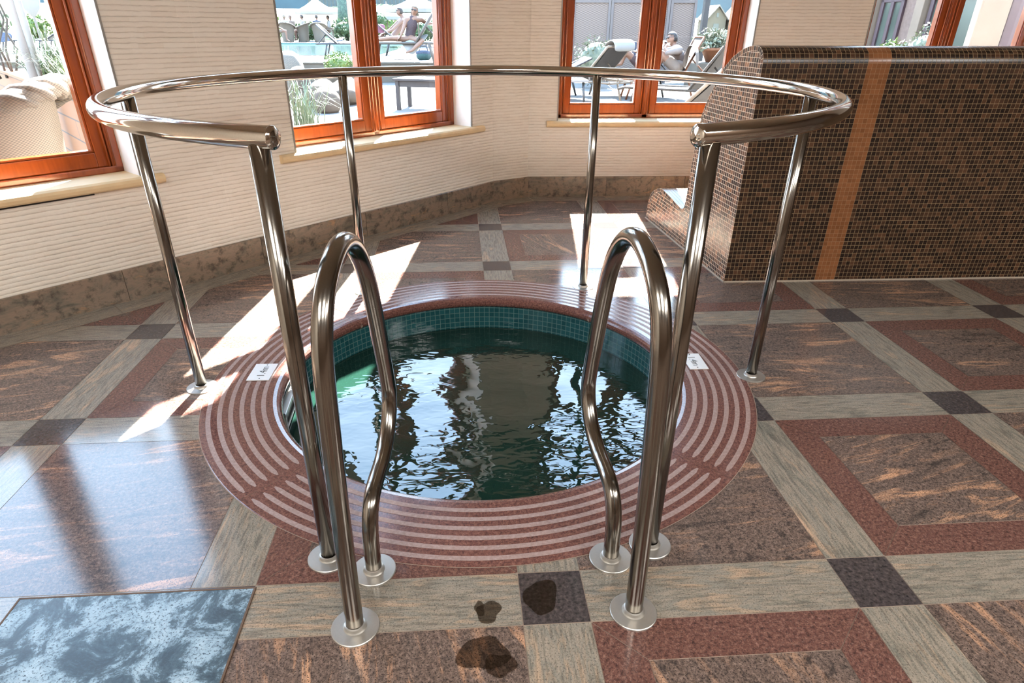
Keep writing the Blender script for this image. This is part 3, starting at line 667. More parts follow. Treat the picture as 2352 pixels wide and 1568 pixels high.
M_wick = weave('pale_wicker', (.045, .03, .018), (.20, .145, .095), 230); M_wick_far = weave('tan_wicker', (.11, .09, .07), (.16, .14, .11)); M_screen = weave('grey_rattan_screen', (.105, .08, .068), (.235, .185, .16), 60)
M_cream_render = plain('cream_render', (.17, .145, .095), .9, .08, 2); M_roof = plain('pale_hut_roof', (.21, .19, .15), .8); M_hut_win = plain('pale_hut_window', (.12, .13, .10), .4)
M_hill = plain('dim_blue_hillside', (.035, .065, .07), .9, .5, .25); M_fence = plain('grey_green_boards', (.09, .105, .095), .8, .4, 3)
M_brick = plain('pinkish_brick', (.17, .115, .095), .8, .35, 18); M_stonecol = plain('pale_stone_column', (.21, .16, .12), .8, .15, 5)
M_door = plain('purple_brown_joinery', (.055, .03, .038), .5, .2, 8); M_pane = plain('dim_green_pane', (.07, .09, .075), .15, .5, 1.2); M_pane2 = plain('pale_pane', (.13, .145, .13), .15, .3, 1.)
M_post = plain('white_painted_post', (.24, .22, .21), .6, .06, 9); M_drape = M_white_cloth
M_potp = plain('pale_ceramic', (.13, .145, .13), .4)

# ------------------------------------------------------------ ground outside
tag(mesh('outdoor_paving', [(-120, .0, -.012), (AL.x-.05, AL.y+.0, -.012), (K0.x, K0.y+.05, -.012), (K1.x, K1.y+.05, -.012), (120, CY0+.05, -.012), (120, 130, -.012), (-120, 130, -.012)], [(0, 1, 2, 3, 4, 5, 6)], M_pave), kind='structure')
ty = 14.9
tb = MB(); tb.box((-60, ty, -.01), (.1, 45, .43)); tag(tb.build('terrace', M_terr), kind='structure')
tf = MB(); tf.bbox((-60, ty-.03, -.01), (.12, ty, .40), .01); tf.bbox((-60, ty-.06, .40), (.15, ty+.3, .435), .008); tag(tf.build('terrace_edge', M_terr_face), kind='structure')
po = thing('swimming_pool', 'pale blue outdoor swimming pool set in the raised white terrace', 'swimming pool')
mesh('water_surface', [(-12.3, 19.2, .438), (-2.9, 19.2, .438), (-2.9, 33, .438), (-12.3, 33, .438)], [(0, 1, 2, 3)], M_pool_blue, po)
MB().box((-12.3, 33, .432), (-2.9, 33.12, .50)).box((-12.42, 19.2, .432), (-12.3, 33.12, .50)).build('tile_edge', M_turq, po)
V = []; nx, ny = 24, 10
for j in range(ny):
    for i in range(nx): y = 45.02+max(0, j-1)*2.6; V.append((-46+i*2.35, y, -.012 if j == 0 else .42+max(0, (y-47))*.13+.3*sin(i*.9)*j/ny))
tag(mesh('lawn', V, [(j*nx+i, j*nx+i+1, (j+1)*nx+i+1, (j+1)*nx+i) for j in range(ny-1) for i in range(nx-1)], M_lawn, smooth=True), 'pale sunlit lawn rising behind the swimming pool terrace', 'lawn', kind='stuff')
tag(mesh('hill', [(-60, 97, 4), (60, 97, 2), (60, 120, 26), (-60, 120, 30)], [(0, 1, 2, 3)], M_hill), kind='structure')

# ------------------------------------------------------------ plants
def leafy(mb, c, r, n, size, rnd, hollow=.55, asp=.5):
    for _ in range(n):
        a, t = rnd.uniform(0, 2*pi), math.acos(rnd.uniform(-1, 1)); k = rnd.uniform(hollow, 1.)**.5*(1+.12*sin(3*a+t*4))
        p = Vector(c)+Vector((r[0]*k*sin(t)*cos(a), r[1]*k*sin(t)*sin(a), r[2]*k*cos(t)))
        d = Vector((rnd.gauss(0, 1), rnd.gauss(0, 1), rnd.gauss(.3, .8))).normalized(); q = d.orthogonal().normalized(); q = Matrix.Rotation(rnd.uniform(0, 6.3), 4, d) @ q; s = size*rnd.uniform(.6, 1.3)
        w = d.cross(q)*asp*.5; mb.add([p-q*s*.5, p+w*s, p+q*s*.5, p-w*s], [(0, 1, 2, 3)])
def bush(name, label, c, r, n, size, mat, seed, group=None, cat='shrub', core=True, ground=-.012):
    rnd = random.Random(seed); t = thing(name, label, cat, (c[0], c[1], ground), 0, group); mb = MB(); zc = c[2]-ground; leafy(mb, (0, 0, zc), r, n, size, rnd)
    if core: mb.ell((0, 0, zc), [x*.72 for x in r], 8)
    mb.build('foliage', mat, t); MB().tube([(0, 0, 0), (.01, 0, zc)], max(.012, r[0]*.06), 6).build('stem', M_teak, t); return t
def blades(mb, n, h, spread, rnd, w=.006, c=(0, 0, 0)):
    for _ in range(n):
        a = rnd.uniform(0, 2*pi); b = Vector((rnd.gauss(0, spread*.22), rnd.gauss(0, spread*.22), 0))+Vector(c); L = h*rnd.uniform(.6, 1.1); o = Vector((cos(a), sin(a), 0)); s = Vector((-sin(a), cos(a), 0))*w
        P = [b, b+o*spread*.25+Vector((0, 0, L*.55)), b+o*spread*.7+Vector((0, 0, L*.95)), b+o*spread*1.15+Vector((0, 0, L*rnd.uniform(.75, 1.)))]
        V = []
        for i, p in enumerate(P): k = (1, .9, .6, .1)[i]; V += [p-s*k, p+s*k]
        mb.add(V, [(2*i, 2*i+1, 2*i+3, 2*i+2) for i in range(3)])

# ------------------------------------------------------------ furniture
def tub_chair(name, label, loc, rz, group=None, mat=M_wick, rim=.035, s=1.):
    t = thing(name, label, 'chair', loc, rz, group); n = 36; sh, sh2, top = MB(), MB(), []
    V = []
    for j in range(n+1):
        a = R(-125+250*j/n)+pi/2*0; h = (.60+.27*(cos(a)*.5+.5)**1.2)*s; V += [(-.26*s*cos(a), .26*s*sin(a), .02), (-.30*s*cos(a), .30*s*sin(a), .38*s), (-(.33)*s*cos(a), .34*s*sin(a), h-.04), (-(.37)*s*cos(a), .39*s*sin(a), h)]
        top.append((-(.375)*s*cos(a), .395*s*sin(a), h+.002))
    F = [(4*j+i, 4*(j+1)+i, 4*(j+1)+i+1, 4*j+i+1) for j in range(n) for i in range(3)]
    sh.add(V, F, True); sh.build('woven_shell', mat, t)
    rb = MB(); rb.tube(top, rim*s, 10)
    for k in range(3):
        rb.tube([Vector(p)+Vector((0, 0, 0))+rim*s*.75*(Vector((p[0], p[1], 0)).normalized()*cos(j*.9+k*2.1)+Vector((0, 0, sin(j*.9+k*2.1)))) for j, p in enumerate(top)], rim*s*.55, 6)
    rb.build('braided_rim', mat, t)
    MB().lathe([(0, .40*s), (.24*s, .40*s), (.275*s, .385*s), (.275*s, .34*s), (0, .33*s)], 24).build('seat', mat, t)
    for x, y in ((-.18, -.18), (.18, -.18), (-.18, .18), (.18, .18)): MB().tube([(x*s, y*s, 0), (x*s*.95, y*s*.95, .34*s)], .02*s, 8).build('leg', M_teak, t)
    return t
def lounger(label, loc, rz, back=38, frame=M_pale_frame, sling=M_grey_sling, group=None, h=.36, wood=False, name='sun_lounger', s=1.):
    """foot at x=0, head along +x"""
    t = thing(name, label, 'sun lounger', loc, rz, group); w = .32*s; b = R(back); hx = 1.2*s; L = .78*s
    f = MB(); rr = .02 if not wood else .028
    for y in (-w, w): f.tube([(0, y, h*.92), (.12*s, y, h), (hx, y, h), (1.85*s, y, h*.98)], rr, 8)
    for x in (.05*s, 1.8*s): f.tube([(x, -w, h*.95), (x, w, h*.95)], rr*.8, 8)
    f.build('frame', frame, t)
    for x, dx in ((.3, -.1), (1.5, .12)):
        for y in (-w, w): MB().tube([(x*s, y, h), ((x+dx)*s, y, 0)], rr*1.0, 8).build('leg', frame, t)
    g = MB(); V = []; n = 8
    for i in range(n+1): x = .04*s+(hx-.06*s)*i/n; z = h+.012-.018*sin(pi*i/n); V += [(x, -w+.03, z), (x, w-.03, z)]
    g.add(V, [(2*i, 2*i+1, 2*i+3, 2*i+2) for i in range(n)], True)
    g.add([v+Vector((0, 0, -.012)) for v in map(Vector, V)], [(2*i, 2*i+2, 2*i+3, 2*i+1) for i in range(n)], True); g.build('seat_sling', sling, t)
    bk = MB(); e = (hx+L*cos(b), h+L*sin(b)); V = []
    for i in range(n+1):
        k = i/n; x, z = hx+L*cos(b)*k, h+.012+L*sin(b)*k; x += .02*sin(pi*k)*sin(b); z -= .02*sin(pi*k)*cos(b); V += [(x, -w+.03, z), (x, w-.03, z)]
    bk.add(V, [(2*i, 2*i+1, 2*i+3, 2*i+2) for i in range(n)], True); bk.add([Vector(v)+Vector((.01, 0, -.012)) for v in V], [(2*i, 2*i+2, 2*i+3, 2*i+1) for i in range(n)], True)
    bo = bk.build('backrest', sling, t); bf = MB()
    for y in (-w, w): bf.tube([(hx, y, h), (e[0], y, e[1])], rr, 8)
    bf.tube([(e[0], -w, e[1]), (e[0], w, e[1])], rr, 8); bf.tube([(hx+L*.55*cos(b), 0, h+L*.55*sin(b)), (hx+L*.8, 0, h*.98)], rr*.7, 6); bf.build('backrest_frame', frame, bo)
    return t
def parasol(label, loc, rad, zt, zr, group=None, rz=.2, pole=M_pale_frame):
    t = thing('parasol', label, 'parasol', loc, rz, group); z0 = loc[2]
    MB().tube([(0, 0, 0), (0, 0, zt-z0)], .03, 8).build('pole', pole, t); c = MB(); n = 8; V = [(0, 0, zt-z0)]
    for k, (r, z) in enumerate(((.5, zr+(zt-zr)*.42), (1., zr), (1.0, zr-.14))):
        for j in range(n): a = 2*pi*j/n; V.append((rad*r*cos(a), rad*r*sin(a), z-z0))
    F = [(0, 1+j, 1+(j+1) % n) for j in range(n)]+[(1+k*n+j, 1+(k+1)*n+j, 1+(k+1)*n+(j+1) % n, 1+k*n+(j+1) % n) for k in range(2) for j in range(n)]
    c.add(V, F).build('canopy', M_white_cloth, t)
    MB().lathe([(.03, 0), (.045, .04), (0, .1)], 8).build('finial', pole, t, (0, 0, zt-z0))
    MB().lathe([(.28, 0), (.28, .06), (.06, .1), (.05, .3)], 16).build('base', M_teak, t); return t
def table(label, loc, rz, lx, ly, h, mat, group=None, th=.035, lg=.05):
    t = thing('table', label, 'table', loc, rz, group); MB().bbox((-lx/2, -ly/2, h-th), (lx/2, ly/2, h), .006).build('tabletop', mat, t)
    for sx in (-1, 1):
        for sy in (-1, 1): x, y = sx*(lx/2-lg), sy*(ly/2-lg); MB().bbox((x-lg/2, y-lg/2, 0), (x+lg/2, y+lg/2, h-th), .004).build('leg', mat, t)
    ap = MB()
    for sy in (-1, 1): ap.box((-lx/2+lg, sy*(ly/2-lg)-.01, h-th-.09), (lx/2-lg, sy*(ly/2-lg)+.01, h-th))
    for sx in (-1, 1): ap.box((sx*(lx/2-lg)-.01, -ly/2+lg, h-th-.09), (sx*(lx/2-lg)+.01, ly/2-lg, h-th))
    ap.build('apron', mat, t); return t
def drape(name, label, cat, P, mat, group=None, th=.012, sub=6):
    """cloth as a strip lofted through rows of 3-D points"""
    rows = [[Vector(p) for p in r] for r in P]; m = len(rows[0]); mb = MB(); V = [v for r in rows for v in r]
    F = [(i*m+j, i*m+j+1, (i+1)*m+j+1, (i+1)*m+j) for i in range(len(rows)-1) for j in range(m-1)]
    o = mesh(name, V, F, mat, smooth=True); mo = o.modifiers.new('s', 'SOLIDIFY'); mo.thickness = th; s2 = o.modifiers.new('u', 'SUBSURF'); s2.levels = s2.render_levels = 2
    return tag(o, label, cat, group)
# ------------------------------------------------------------ people
def ev(o):
    bpy.context.view_layer.update(); me = bpy.data.meshes.new_from_object(o.evaluated_get(bpy.context.evaluated_depsgraph_get())); return me
def limb(mb, p, q, r0, r1, lat):
    """closed tapered segment from p to q; radii may be (wide, deep) with the wide axis along lat"""
    a0, a1 = (r0 if isinstance(r0, tuple) else (r0, r0)), (r1 if isinstance(r1, tuple) else (r1, r1)); d = (q-p).normalized()
    x = lat-d*lat.dot(d)
    if x.length < .1: x = d.orthogonal()
    x.normalize(); y = d.cross(x); n, V, rows = 14, [], []
    for k in range(-4, 1): rows.append((p+d*a0[1]*math.sin(k/4*pi/2)*.98, math.cos(k/4*pi/2*.98), a0))
    for k in range(0, 5): rows.append((q+d*a1[1]*math.sin(k/4*pi/2)*.98, math.cos(k/4*pi/2*.98), a1))
    for c, k, r in rows:
        for j in range(n): t = 2*pi*j/n; V.append(c+x*(r[0]*k*cos(t))+y*(r[1]*k*sin(t)))
    m = len(rows); F = [(i*n+j, i*n+(j+1) % n, (i+1)*n+(j+1) % n, (i+1)*n+j) for i in range(m-1) for j in range(n)]+[list(range(n))[::-1], [(m-1)*n+j for j in range(n)]]
    mb.add(V, F, True)
def fuse(parts, vox, it=3):
    bm = bmesh.new()
    for x in parts:
        vs = [bm.verts.new(v) for v in x.V]
        for f in x.F:
            try: bm.faces.new([vs[i] for i in f])
            except ValueError: pass
    bmesh.ops.recalc_face_normals(bm, faces=bm.faces); me2 = bpy.data.meshes.new('b'); bm.to_mesh(me2); bm.free()
    t = bpy.data.objects.new('t', me2); C.objects.link(t); rm = t.modifiers.new('r', 'REMESH'); rm.mode = 'VOXEL'; rm.voxel_size = vox; rm.use_smooth_shade = True
    sm = t.modifiers.new('m', 'SMOOTH'); sm.factor = .5; sm.iterations = it; m = ev(t); bpy.data.objects.remove(t); return m
def head_mb(c, face, upv, s=1.):
    f = Vector(face).normalized(); u = Vector(upv); u = (u-f*u.dot(f)).normalized(); l = u.cross(f); M = Matrix(((f.x, l.x, u.x, c[0]), (f.y, l.y, u.y, c[1]), (f.z, l.z, u.z, c[2]), (0, 0, 0, 1)))
    mb = MB(); mb.ell((0, 0, 0), (.098*s, .078*s, .118*s), 14); V = []
    for v in mb.V:
        x, y, z = v/s
        if z < -.02: k = (-.02-z)/.1; y *= 1-.28*k; x = x*(1-.10*k)+.012*k
        if x > 0 and abs(z+.012) < .035: x += .022*max(0, 1-abs(y)/.018)*max(0, 1-abs(z+.014)/.032)     # nose
        if x > 0 and abs(z-.022) < .02 and .015 < abs(y) < .05: x -= .010                               # eye sockets
        if x > 0 and abs(z+.062) < .016: x += .006*max(0, 1-abs(y)/.028)                                 # lips
        V.append(M @ (Vector((x, y, z))*s))
    h = MB(); h.add(V, mb.F, True)
    for sy in (-1, 1):
        e = MB(); e.ell((-.008*s, sy*.078*s, 0), (.020*s, .010*s, .032*s), 8); h.add([M @ v for v in e.V], e.F, True)
    return h, M
def person(label, J, face, mat=M_skin, hair=M_hair_d, long_hair=False, s=1., vox=.011, top=None, shorts=None, shades=True, group=None, cat='person', girth=1.):
    """J: joint name -> world point. one continuous body; hair, glasses and clothes are children"""
    J = {k: Vector(v) for k, v in J.items()}; o0 = Vector((J['pelvis'].x, J['pelvis'].y, 0)); root = thing('person', label, cat, J['pelvis'].copy(), 0, group); B = J['pelvis']
    g = girth; names, V, E, Rr = {}, [], [], []
    def add(n, p, r, par=None):
        names[n] = len(V); V.append(Vector(p)-B); Rr.append(r if not isinstance(r, tuple) else r)
        if par: E.append((names[par], names[n]))
    add('pelvis', J['pelvis'], (.125*g*s, .105*g*s)); add('waist', J['pelvis'].lerp(J['chest'], .5), (.112*g*s, .092*g*s), 'pelvis'); add('chest', J['chest'], (.135*g*s, .105*g*s), 'waist')
    nb_ = J['chest'].lerp(J['neck'], .62); add('upper', nb_, (.11*g*s, .085*s), 'chest'); add('neck', J['neck'], .052*s, 'upper'); add('headb', J['neck'].lerp(J['head'], .55), .055*s, 'neck')
    for S_ in 'LR':
        if 'sh'+S_ in J:
            add('sh'+S_, J['sh'+S_], .056*s, 'upper'); add('el'+S_, J['el'+S_], .041*s, 'sh'+S_); add('fa'+S_, J['el'+S_].lerp(J['wr'+S_], .35), .040*s, 'el'+S_); add('wr'+S_, J['wr'+S_], .026*s, 'fa'+S_)
            d = (J['ha'+S_]-J['wr'+S_]).normalized(); add('pa'+S_, J['wr'+S_]+d*.06*s, (.036*s, .02*s), 'wr'+S_)
        if 'kn'+S_ in J:
            hp = J.get('hp'+S_); add('hp'+S_, hp, .088*g*s, 'pelvis'); add('th'+S_, hp.lerp(J['kn'+S_], .45), .076*g*s, 'hp'+S_); add('kn'+S_, J['kn'+S_], .054*s, 'th'+S_); add('ca'+S_, J['kn'+S_].lerp(J['an'+S_], .35), .053*s, 'kn'+S_); add('an'+S_, J['an'+S_], .036*s, 'ca'+S_)
            add('to'+S_, J['to'+S_], .026*s, 'an'+S_)
    lat = (J['shL']-J['shR']).normalized() if 'shL' in J else (J['hpL']-J['hpR']).normalized()
    lb_ = MB()
    for i, j in E: limb(lb_, V[i], V[j], Rr[i], Rr[j], lat)
    hb, HM = head_mb(J['head']-B, face, J['head']-J['neck'], s); xs = [lb_, hb]
    for S_ in 'LR':
        if 'ha'+S_ in J:
            w = J['wr'+S_]-B; d = (J['ha'+S_]-J['wr'+S_]).normalized(); pn = Vector(J.get('pn'+S_, (0, 0, -1))); pn = (pn-d*pn.dot(d)).normalized(); sd = d.cross(pn)*(1 if S_ == 'L' else -1)
            fb = MB(); cu = J.get('curl', Vector((.4, 0, 0))).x
            for k, (off, ln) in enumerate(((-.027, .066), (-.009, .075), (.009, .070), (.026, .054))):
                b = w+d*.075*s+sd*off*s; p1 = b+d*ln*.45*s+pn*cu*.012*s; p2 = p1+(d*(1-cu*.5)+pn*cu).normalized()*ln*.35*s; p3 = p2+(d*(1-cu)+pn*cu*1.5).normalized()*ln*.3*s
                fb.tube([b-d*.02*s, p1, p2, p3], [.0095*s, .009*s, .0085*s, .006*s], 8)
            b = w+d*.03*s-sd*.026*s; fb.tube([b, b+(d*.5-sd*.8).normalized()*.03*s, b+(d*.8-sd*.5+pn*.3).normalized()*.066*s], [.012*s, .011*s, .008*s], 8); xs.append(fb)
    bme = fuse(xs, vox); bme.materials.clear(); bme.materials.append(mat)
    body = bpy.data.objects.new('body', bme); C.objects.link(body); body.parent = root
    # hair: a cap over the skull
    h = MB(); e = MB(); e.ell((0, 0, 0), (.106*s, .087*s, .124*s), 14); keep = []
    for f in e.F:
        c = sum((e.V[i] for i in f), Vector())/len(f)/s
        if c.z > .055-.0*c.x and not (c.x > .06 and c.z < .07) or (c.x < -.005 and c.z > (-.055 if not long_hair else -.2)) : keep.append(f)
    V2 = [v.copy() for v in e.V]
    if long_hair:
        for v in V2:
            if v.x < 0 and v.z < -.02: v.z -= (-.02-v.z)*1.1; v.x *= 1.05
    h.add([HM @ v for v in V2], keep, True); ho = h.build('hair', hair, root); so2 = ho.modifiers.new('s', 'SOLIDIFY'); so2.thickness = .012*s
    if shades:
        g2 = MB()
        for sy in (-1, 1):
            q = MB(); q.ell((.094*s, sy*.033*s, .022*s), (.012*s, .027*s, .020*s), 8); g2.add([HM @ v for v in q.V], q.F, True)
            g2.tube([HM @ Vector(p) for p in ((.092*s, sy*.055*s, .026*s), (.05*s, sy*.083*s, .026*s), (-.01*s, sy*.086*s, .02*s))], .004*s, 6)
        g2.tube([HM @ Vector((.1*s, -.012*s, .028*s)), HM @ Vector((.1*s, .012*s, .028*s))], .004*s, 6); g2.build('sunglasses', M_shades, root)
    else:
        for sy in (-1, 1): q = MB(); q.ell((.083*s, sy*.033*s, .022*s), (.010*s,)*3, 6); x = MB(); x.add([HM @ v for v in q.V], q.F, True); x.build('eye', M_shades, root)
    def cloth(nm, keys, edges, k, mt):
        idx = {n: i for i, n in enumerate(keys)}; rr = []
        for n, v in zip(keys, [V[names[n]] for n in keys]): r = Rr[names[n]]; rr.append(tuple(x*k for x in r) if isinstance(r, tuple) else r*k)
        cb = MB()
        for a, b in edges: limb(cb, V[names[a]], V[names[b]], rr[idx[a]], rr[idx[b]], lat)
        m = fuse([cb], max(vox, .013)); m.materials.clear(); m.materials.append(mt); ob = bpy.data.objects.new(nm, m); C.objects.link(ob); ob.parent = root
    if top: cloth('top', ['chest', 'waist', 'pelvis', 'upper']+[x for S_ in 'LR' for x in (('sh'+S_, 'el'+S_) if 'sh'+S_ in J and top[1] else ())], [('chest', 'waist'), ('waist', 'pelvis'), ('chest', 'upper')]+[e_ for S_ in 'LR' if 'sh'+S_ in J and top[1] for e_ in (('upper', 'sh'+S_), ('sh'+S_, 'el'+S_))], 1.13, top[0])
    if shorts: cloth('shorts', ['pelvis', 'hpL', 'thL', 'hpR', 'thR'], [('pelvis', 'hpL'), ('hpL', 'thL'), ('pelvis', 'hpR'), ('hpR', 'thR')], 1.14, shorts)
    return root
def seated(base, fd, seat=.45, lean=.08, s=1., arms='lap', legs=True):
    """joints of someone sitting at base (ground point under the seat), facing unit vector fd"""
    b = Vector(base); f = Vector((fd[0], fd[1], 0)).normalized(); l = Vector((-f.y, f.x, 0)); U = Vector((0, 0, 1)); pz = b+U*(seat+.10)*1
    P = lambda a, c, z: pz+f*a*s+l*c*s+U*z*s
    J = dict(pelvis=P(0, 0, 0), chest=P(-lean, 0, .34), neck=P(-lean*1.2, 0, .55), head=P(-lean*1.0+.02, 0, .71))
    for S_, k in (('L', 1), ('R', -1)):
        J.update({'sh'+S_: P(-lean, .18*k, .47), 'hp'+S_: P(.05, .09*k, -.01), 'kn'+S_: P(.45, .12*k, .02), 'an'+S_: P(.46, .12*k, -.42), 'to'+S_: P(.62, .13*k, -.50)})
        if arms == 'lap': J.update({'el'+S_: P(.02, .24*k, .22), 'wr'+S_: P(.24, .17*k, .13), 'ha'+S_: P(.32, .13*k, .11)})
        else: J.update({'el'+S_: P(.12, .25*k, .24), 'wr'+S_: P(.36, .16*k, .28), 'ha'+S_: P(.45, .12*k, .29)})
    return J
# ------------------------------------------------------------ seen through window 1
G0, GT = -.012, .43
def gnd(px, D, z=G0): p = at(px, 150, D); return (p.x, p.y, z)
cc = gnd(-104, 4.15); tub_chair('wicker_armchair', 'pale wicker armchair with thick braided rim right outside the left window', cc, R(188), s=1.06, rim=.045)
pn, pf = at(222, 232, 4.9), at(20, 168, 8.8); pd = Vector((pn.x-pf.x, pn.y-pf.y)); pl = pd.length; pa = atan2(pd.y, pd.x)
pt = thing('planter', 'long low timber planter of tan boards behind the wicker armchair', 'planter', (pf.x, pf.y, G0), pa)
b = MB(); b.bbox((-2.2, 0, 0), (pl, .06, .74), .006); b.bbox((-2.2, .9, 0), (pl, .96, .74), .006); b.bbox((pl-.06, .06, 0), (pl, .9, .74), .006); b.build('board_panel', M_boards, pt)
b = MB(); b.bbox((-2.2, -.03, .74), (pl+.03, .09, .77), .006); b.bbox((-2.2, .87, .74), (pl+.03, .99, .77), .006); b.bbox((pl-.09, .09, .74), (pl+.03, .87, .77), .006); b.build('top_rail', M_boards, pt)
MB().box((-2.2, .06, .6), (pl-.06, .9, .70)).build('soil', plain('dry_soil', (.10, .075, .05), .9), pt)
def onpl(k, w): return (pf.x+cos(pa)*pl*k-sin(pa)*w, pf.y+sin(pa)*pl*k+cos(pa)*w, .68)
for px, D, h, sp, sd, lab in ((108, 7.0, .34, .24, 1, 'greyest of the three grass tufts in the timber planter'), (152, 6.2, .34, .22, 2, 'middle grass tuft in the timber planter'), (187, 5.6, .30, .18, 3, 'yellowish grass tuft at the window end of the timber planter')):
    p = gnd(px, D, .69); t = thing('grass_tuft', lab, 'grass', p, 0, 'grasses in the timber planter'); mb = MB(); blades(mb, 260, h, sp, random.Random(sd), .004); mb.build('blades', M_grass_b if sd == 2 else (M_leaf if sd == 1 else M_leaf2), t)
    mb = MB(); rr = random.Random(sd+9)
    for _ in range(10): a = rr.uniform(0, 6.3); e = Vector((cos(a)*sp*.5, sin(a)*sp*.5, h*rr.uniform(1.05, 1.35))); mb.tube([(0, 0, .1), e*.6+Vector((0, 0, .05)), e], .002, 4); mb.ell(e, (.008, .008, .035), 4)
    mb.build('seed_heads', M_grey_leaf, t)
p = gnd(12, 8.9, .69); t = thing('shrub', 'thin-stemmed leafy shrub in the far end of timber planter, at the left picture edge', 'shrub', p); mb = MB(); rr = random.Random(5); lf = MB()
for k in range(5):
    q = [Vector((rr.uniform(-.12, .12), rr.uniform(-.1, .1), 0))]
    for s in range(6): q.append(q[-1]+Vector((rr.gauss(0, .07), rr.gauss(0, .07), .27)))
    mb.tube(q, [.014-.0018*s for s in range(7)], 6); [leafy(lf, v, (.17, .17, .13), 38, .085, rr, .1) for v in q[3:]]; leafy(lf, q[2], (.1, .1, .1), 10, .07, rr, .1)
mb.build('stems', M_teak, t); lf.build('foliage', M_leaf, t)
p = gnd(180, 4.15); b = MB().lathe([(.03, 0), (.035, .01), (.045, .78), (.05, .80), (.045, .805), (.038, .80), (.036, .6)], 24); tag(b.build('tall_vase', M_potp, None, p), 'tall pale tapering vase standing by the planter, right of the wicker armchair', 'vase')
p0 = gnd(73, 6.3); t = thing('canopy_post', 'white round post wrapped in pale cloth behind the wicker armchair', 'post', p0)
MB().tube([(0, 0, 0), (0, 0, 2.7)], .042, 16).build('pole', M_post, t); MB().lathe([(.1, 0), (.1, .02), (.05, .03)], 20).build('base_plate', M_post, t)
b = MB().tube([(.05, -.02, 2.6), (.056, -.02, 1.9), (.05, -.015, 1.2), (.052, -.02, .75)], [.03, .022, .026, .014], 8); b.build('cloth_wrap', M_drape, t)
for px, D, r, lab in ((118, 29, .1, 'empty white lounger beyond the pool, right of the white post'), (30, 27, .2, 'lounger with patterned towel beyond the pool, left of the white post')):
    lounger(lab, gnd(px-22, D, GT), r, 30, M_dark_frame, M_white_cloth, 'loungers beyond the swimming pool', s=1.25)
q = gnd(38, 27, GT); drape('towel', 'blue and white patterned towel hanging over a far lounger left of the white post', 'towel', [[(q[0]-.4, q[1]-.45, 1.0), (q[0]+.5, q[1]-.45, 1.05)], [(q[0]-.4, q[1]-.5, .85), (q[0]+.5, q[1]-.5, .9)], [(q[0]-.4, q[1]-.55, .7), (q[0]+.5, q[1]-.55, .75)]], M_blue)
q = gnd(112, 30, GT); t = thing('folded_parasol', 'closed white parasol beyond the pool, seen in the left window', 'parasol', q)
MB().tube([(0, 0, 0), (0, 0, 3.2)], .04, 8).build('pole', M_post, t); MB().lathe([(.06, 1.05), (.26, 1.3), (.36, 1.7), (.30, 2.3), (.12, 2.95), (.03, 3.1)], 10).build('folded_canopy', M_white_cloth, t)
# hedges along the foot of the lawn
for i in range(15):
    x = -34.5+i*2.42; h = .82+.16*sin(i*1.7)+(.25 if x < -18 else 0); y = 43.2+.4*sin(i*2.3)
    bush('hedge_shrub', 'rounded green hedge shrub at the foot of the lawn', (x, y, GT+h*.8), (1.12, .85, h*.8), 520, .22, M_leaf if i % 3 else M_leaf2, 40+i, 'hedge shrubs at the foot of the lawn', ground=GT)
# trees and fence behind the lawn
def tree(x, y, z, h, r, sd, lab, mat=M_tree):
    t = thing('tree', lab, 'tree', (x, y, z), 0, 'trees behind the lawn'); MB().tube([(0, 0, 0), (.1, 0, h*.4), (0, .1, h*.75)], [.28, .2, .1], 8).build('trunk', M_teak, t); rr = random.Random(sd); mb = MB()
    for k in range(7): c = (rr.uniform(-.5, .5)*r, rr.uniform(-.4, .4)*r, h*rr.uniform(.5, .95)); leafy(mb, c, (r*.62, r*.62, r*.5), 240, .5, rr)
    mb.build('crown', mat, t)
for i, (x, y, h, r) in enumerate(((-58, 72, 12, 4.6), (-46, 74, 13, 4.8), (-34, 75, 13, 4.8), (-22, 76, 13, 4.8), (-10, 77, 13, 4.8), (24, 88, 12, 4.6), (34, 84, 12, 4.8), (46, 86, 12, 4.6))):
    tree(x, y, G0, h, r, 60+i, 'blue-green tree behind the lawn and huts')
t = thing('board_fence', 'grey-green vertical board fence behind the parasols at top of lawn', 'fence', (-7.5, 67.5, G0)); b = MB()
for k in range(44): b.bbox((-8+k*.36, 0, 0), (-8+k*.36+.30, .05, 6.2), .01)
b.build('board_panel', M_fence, t); MB().box((-8, .05, 4.5), (7.9, .1, 4.65)).build('rail', M_fence, t)
p = at(787, 24, 56); t = thing('tree', 'single tree with grey trunk on the lawn right of the white parasol', 'tree', (p.x, p.y, 1.0)); mb = MB(); [leafy(mb, (q*.9-.9, 0, 5.6), (1.6, 1.6, 1.2), 200, .4, random.Random(q)) for q in range(3)]; mb.build('crown', M_tree, t); MB().tube([(0, 0, 0), (.05, 0, 1.4), (-.05, 0, 5.6)], [.55, .42, .3], 10).build('trunk', M_tree, t)

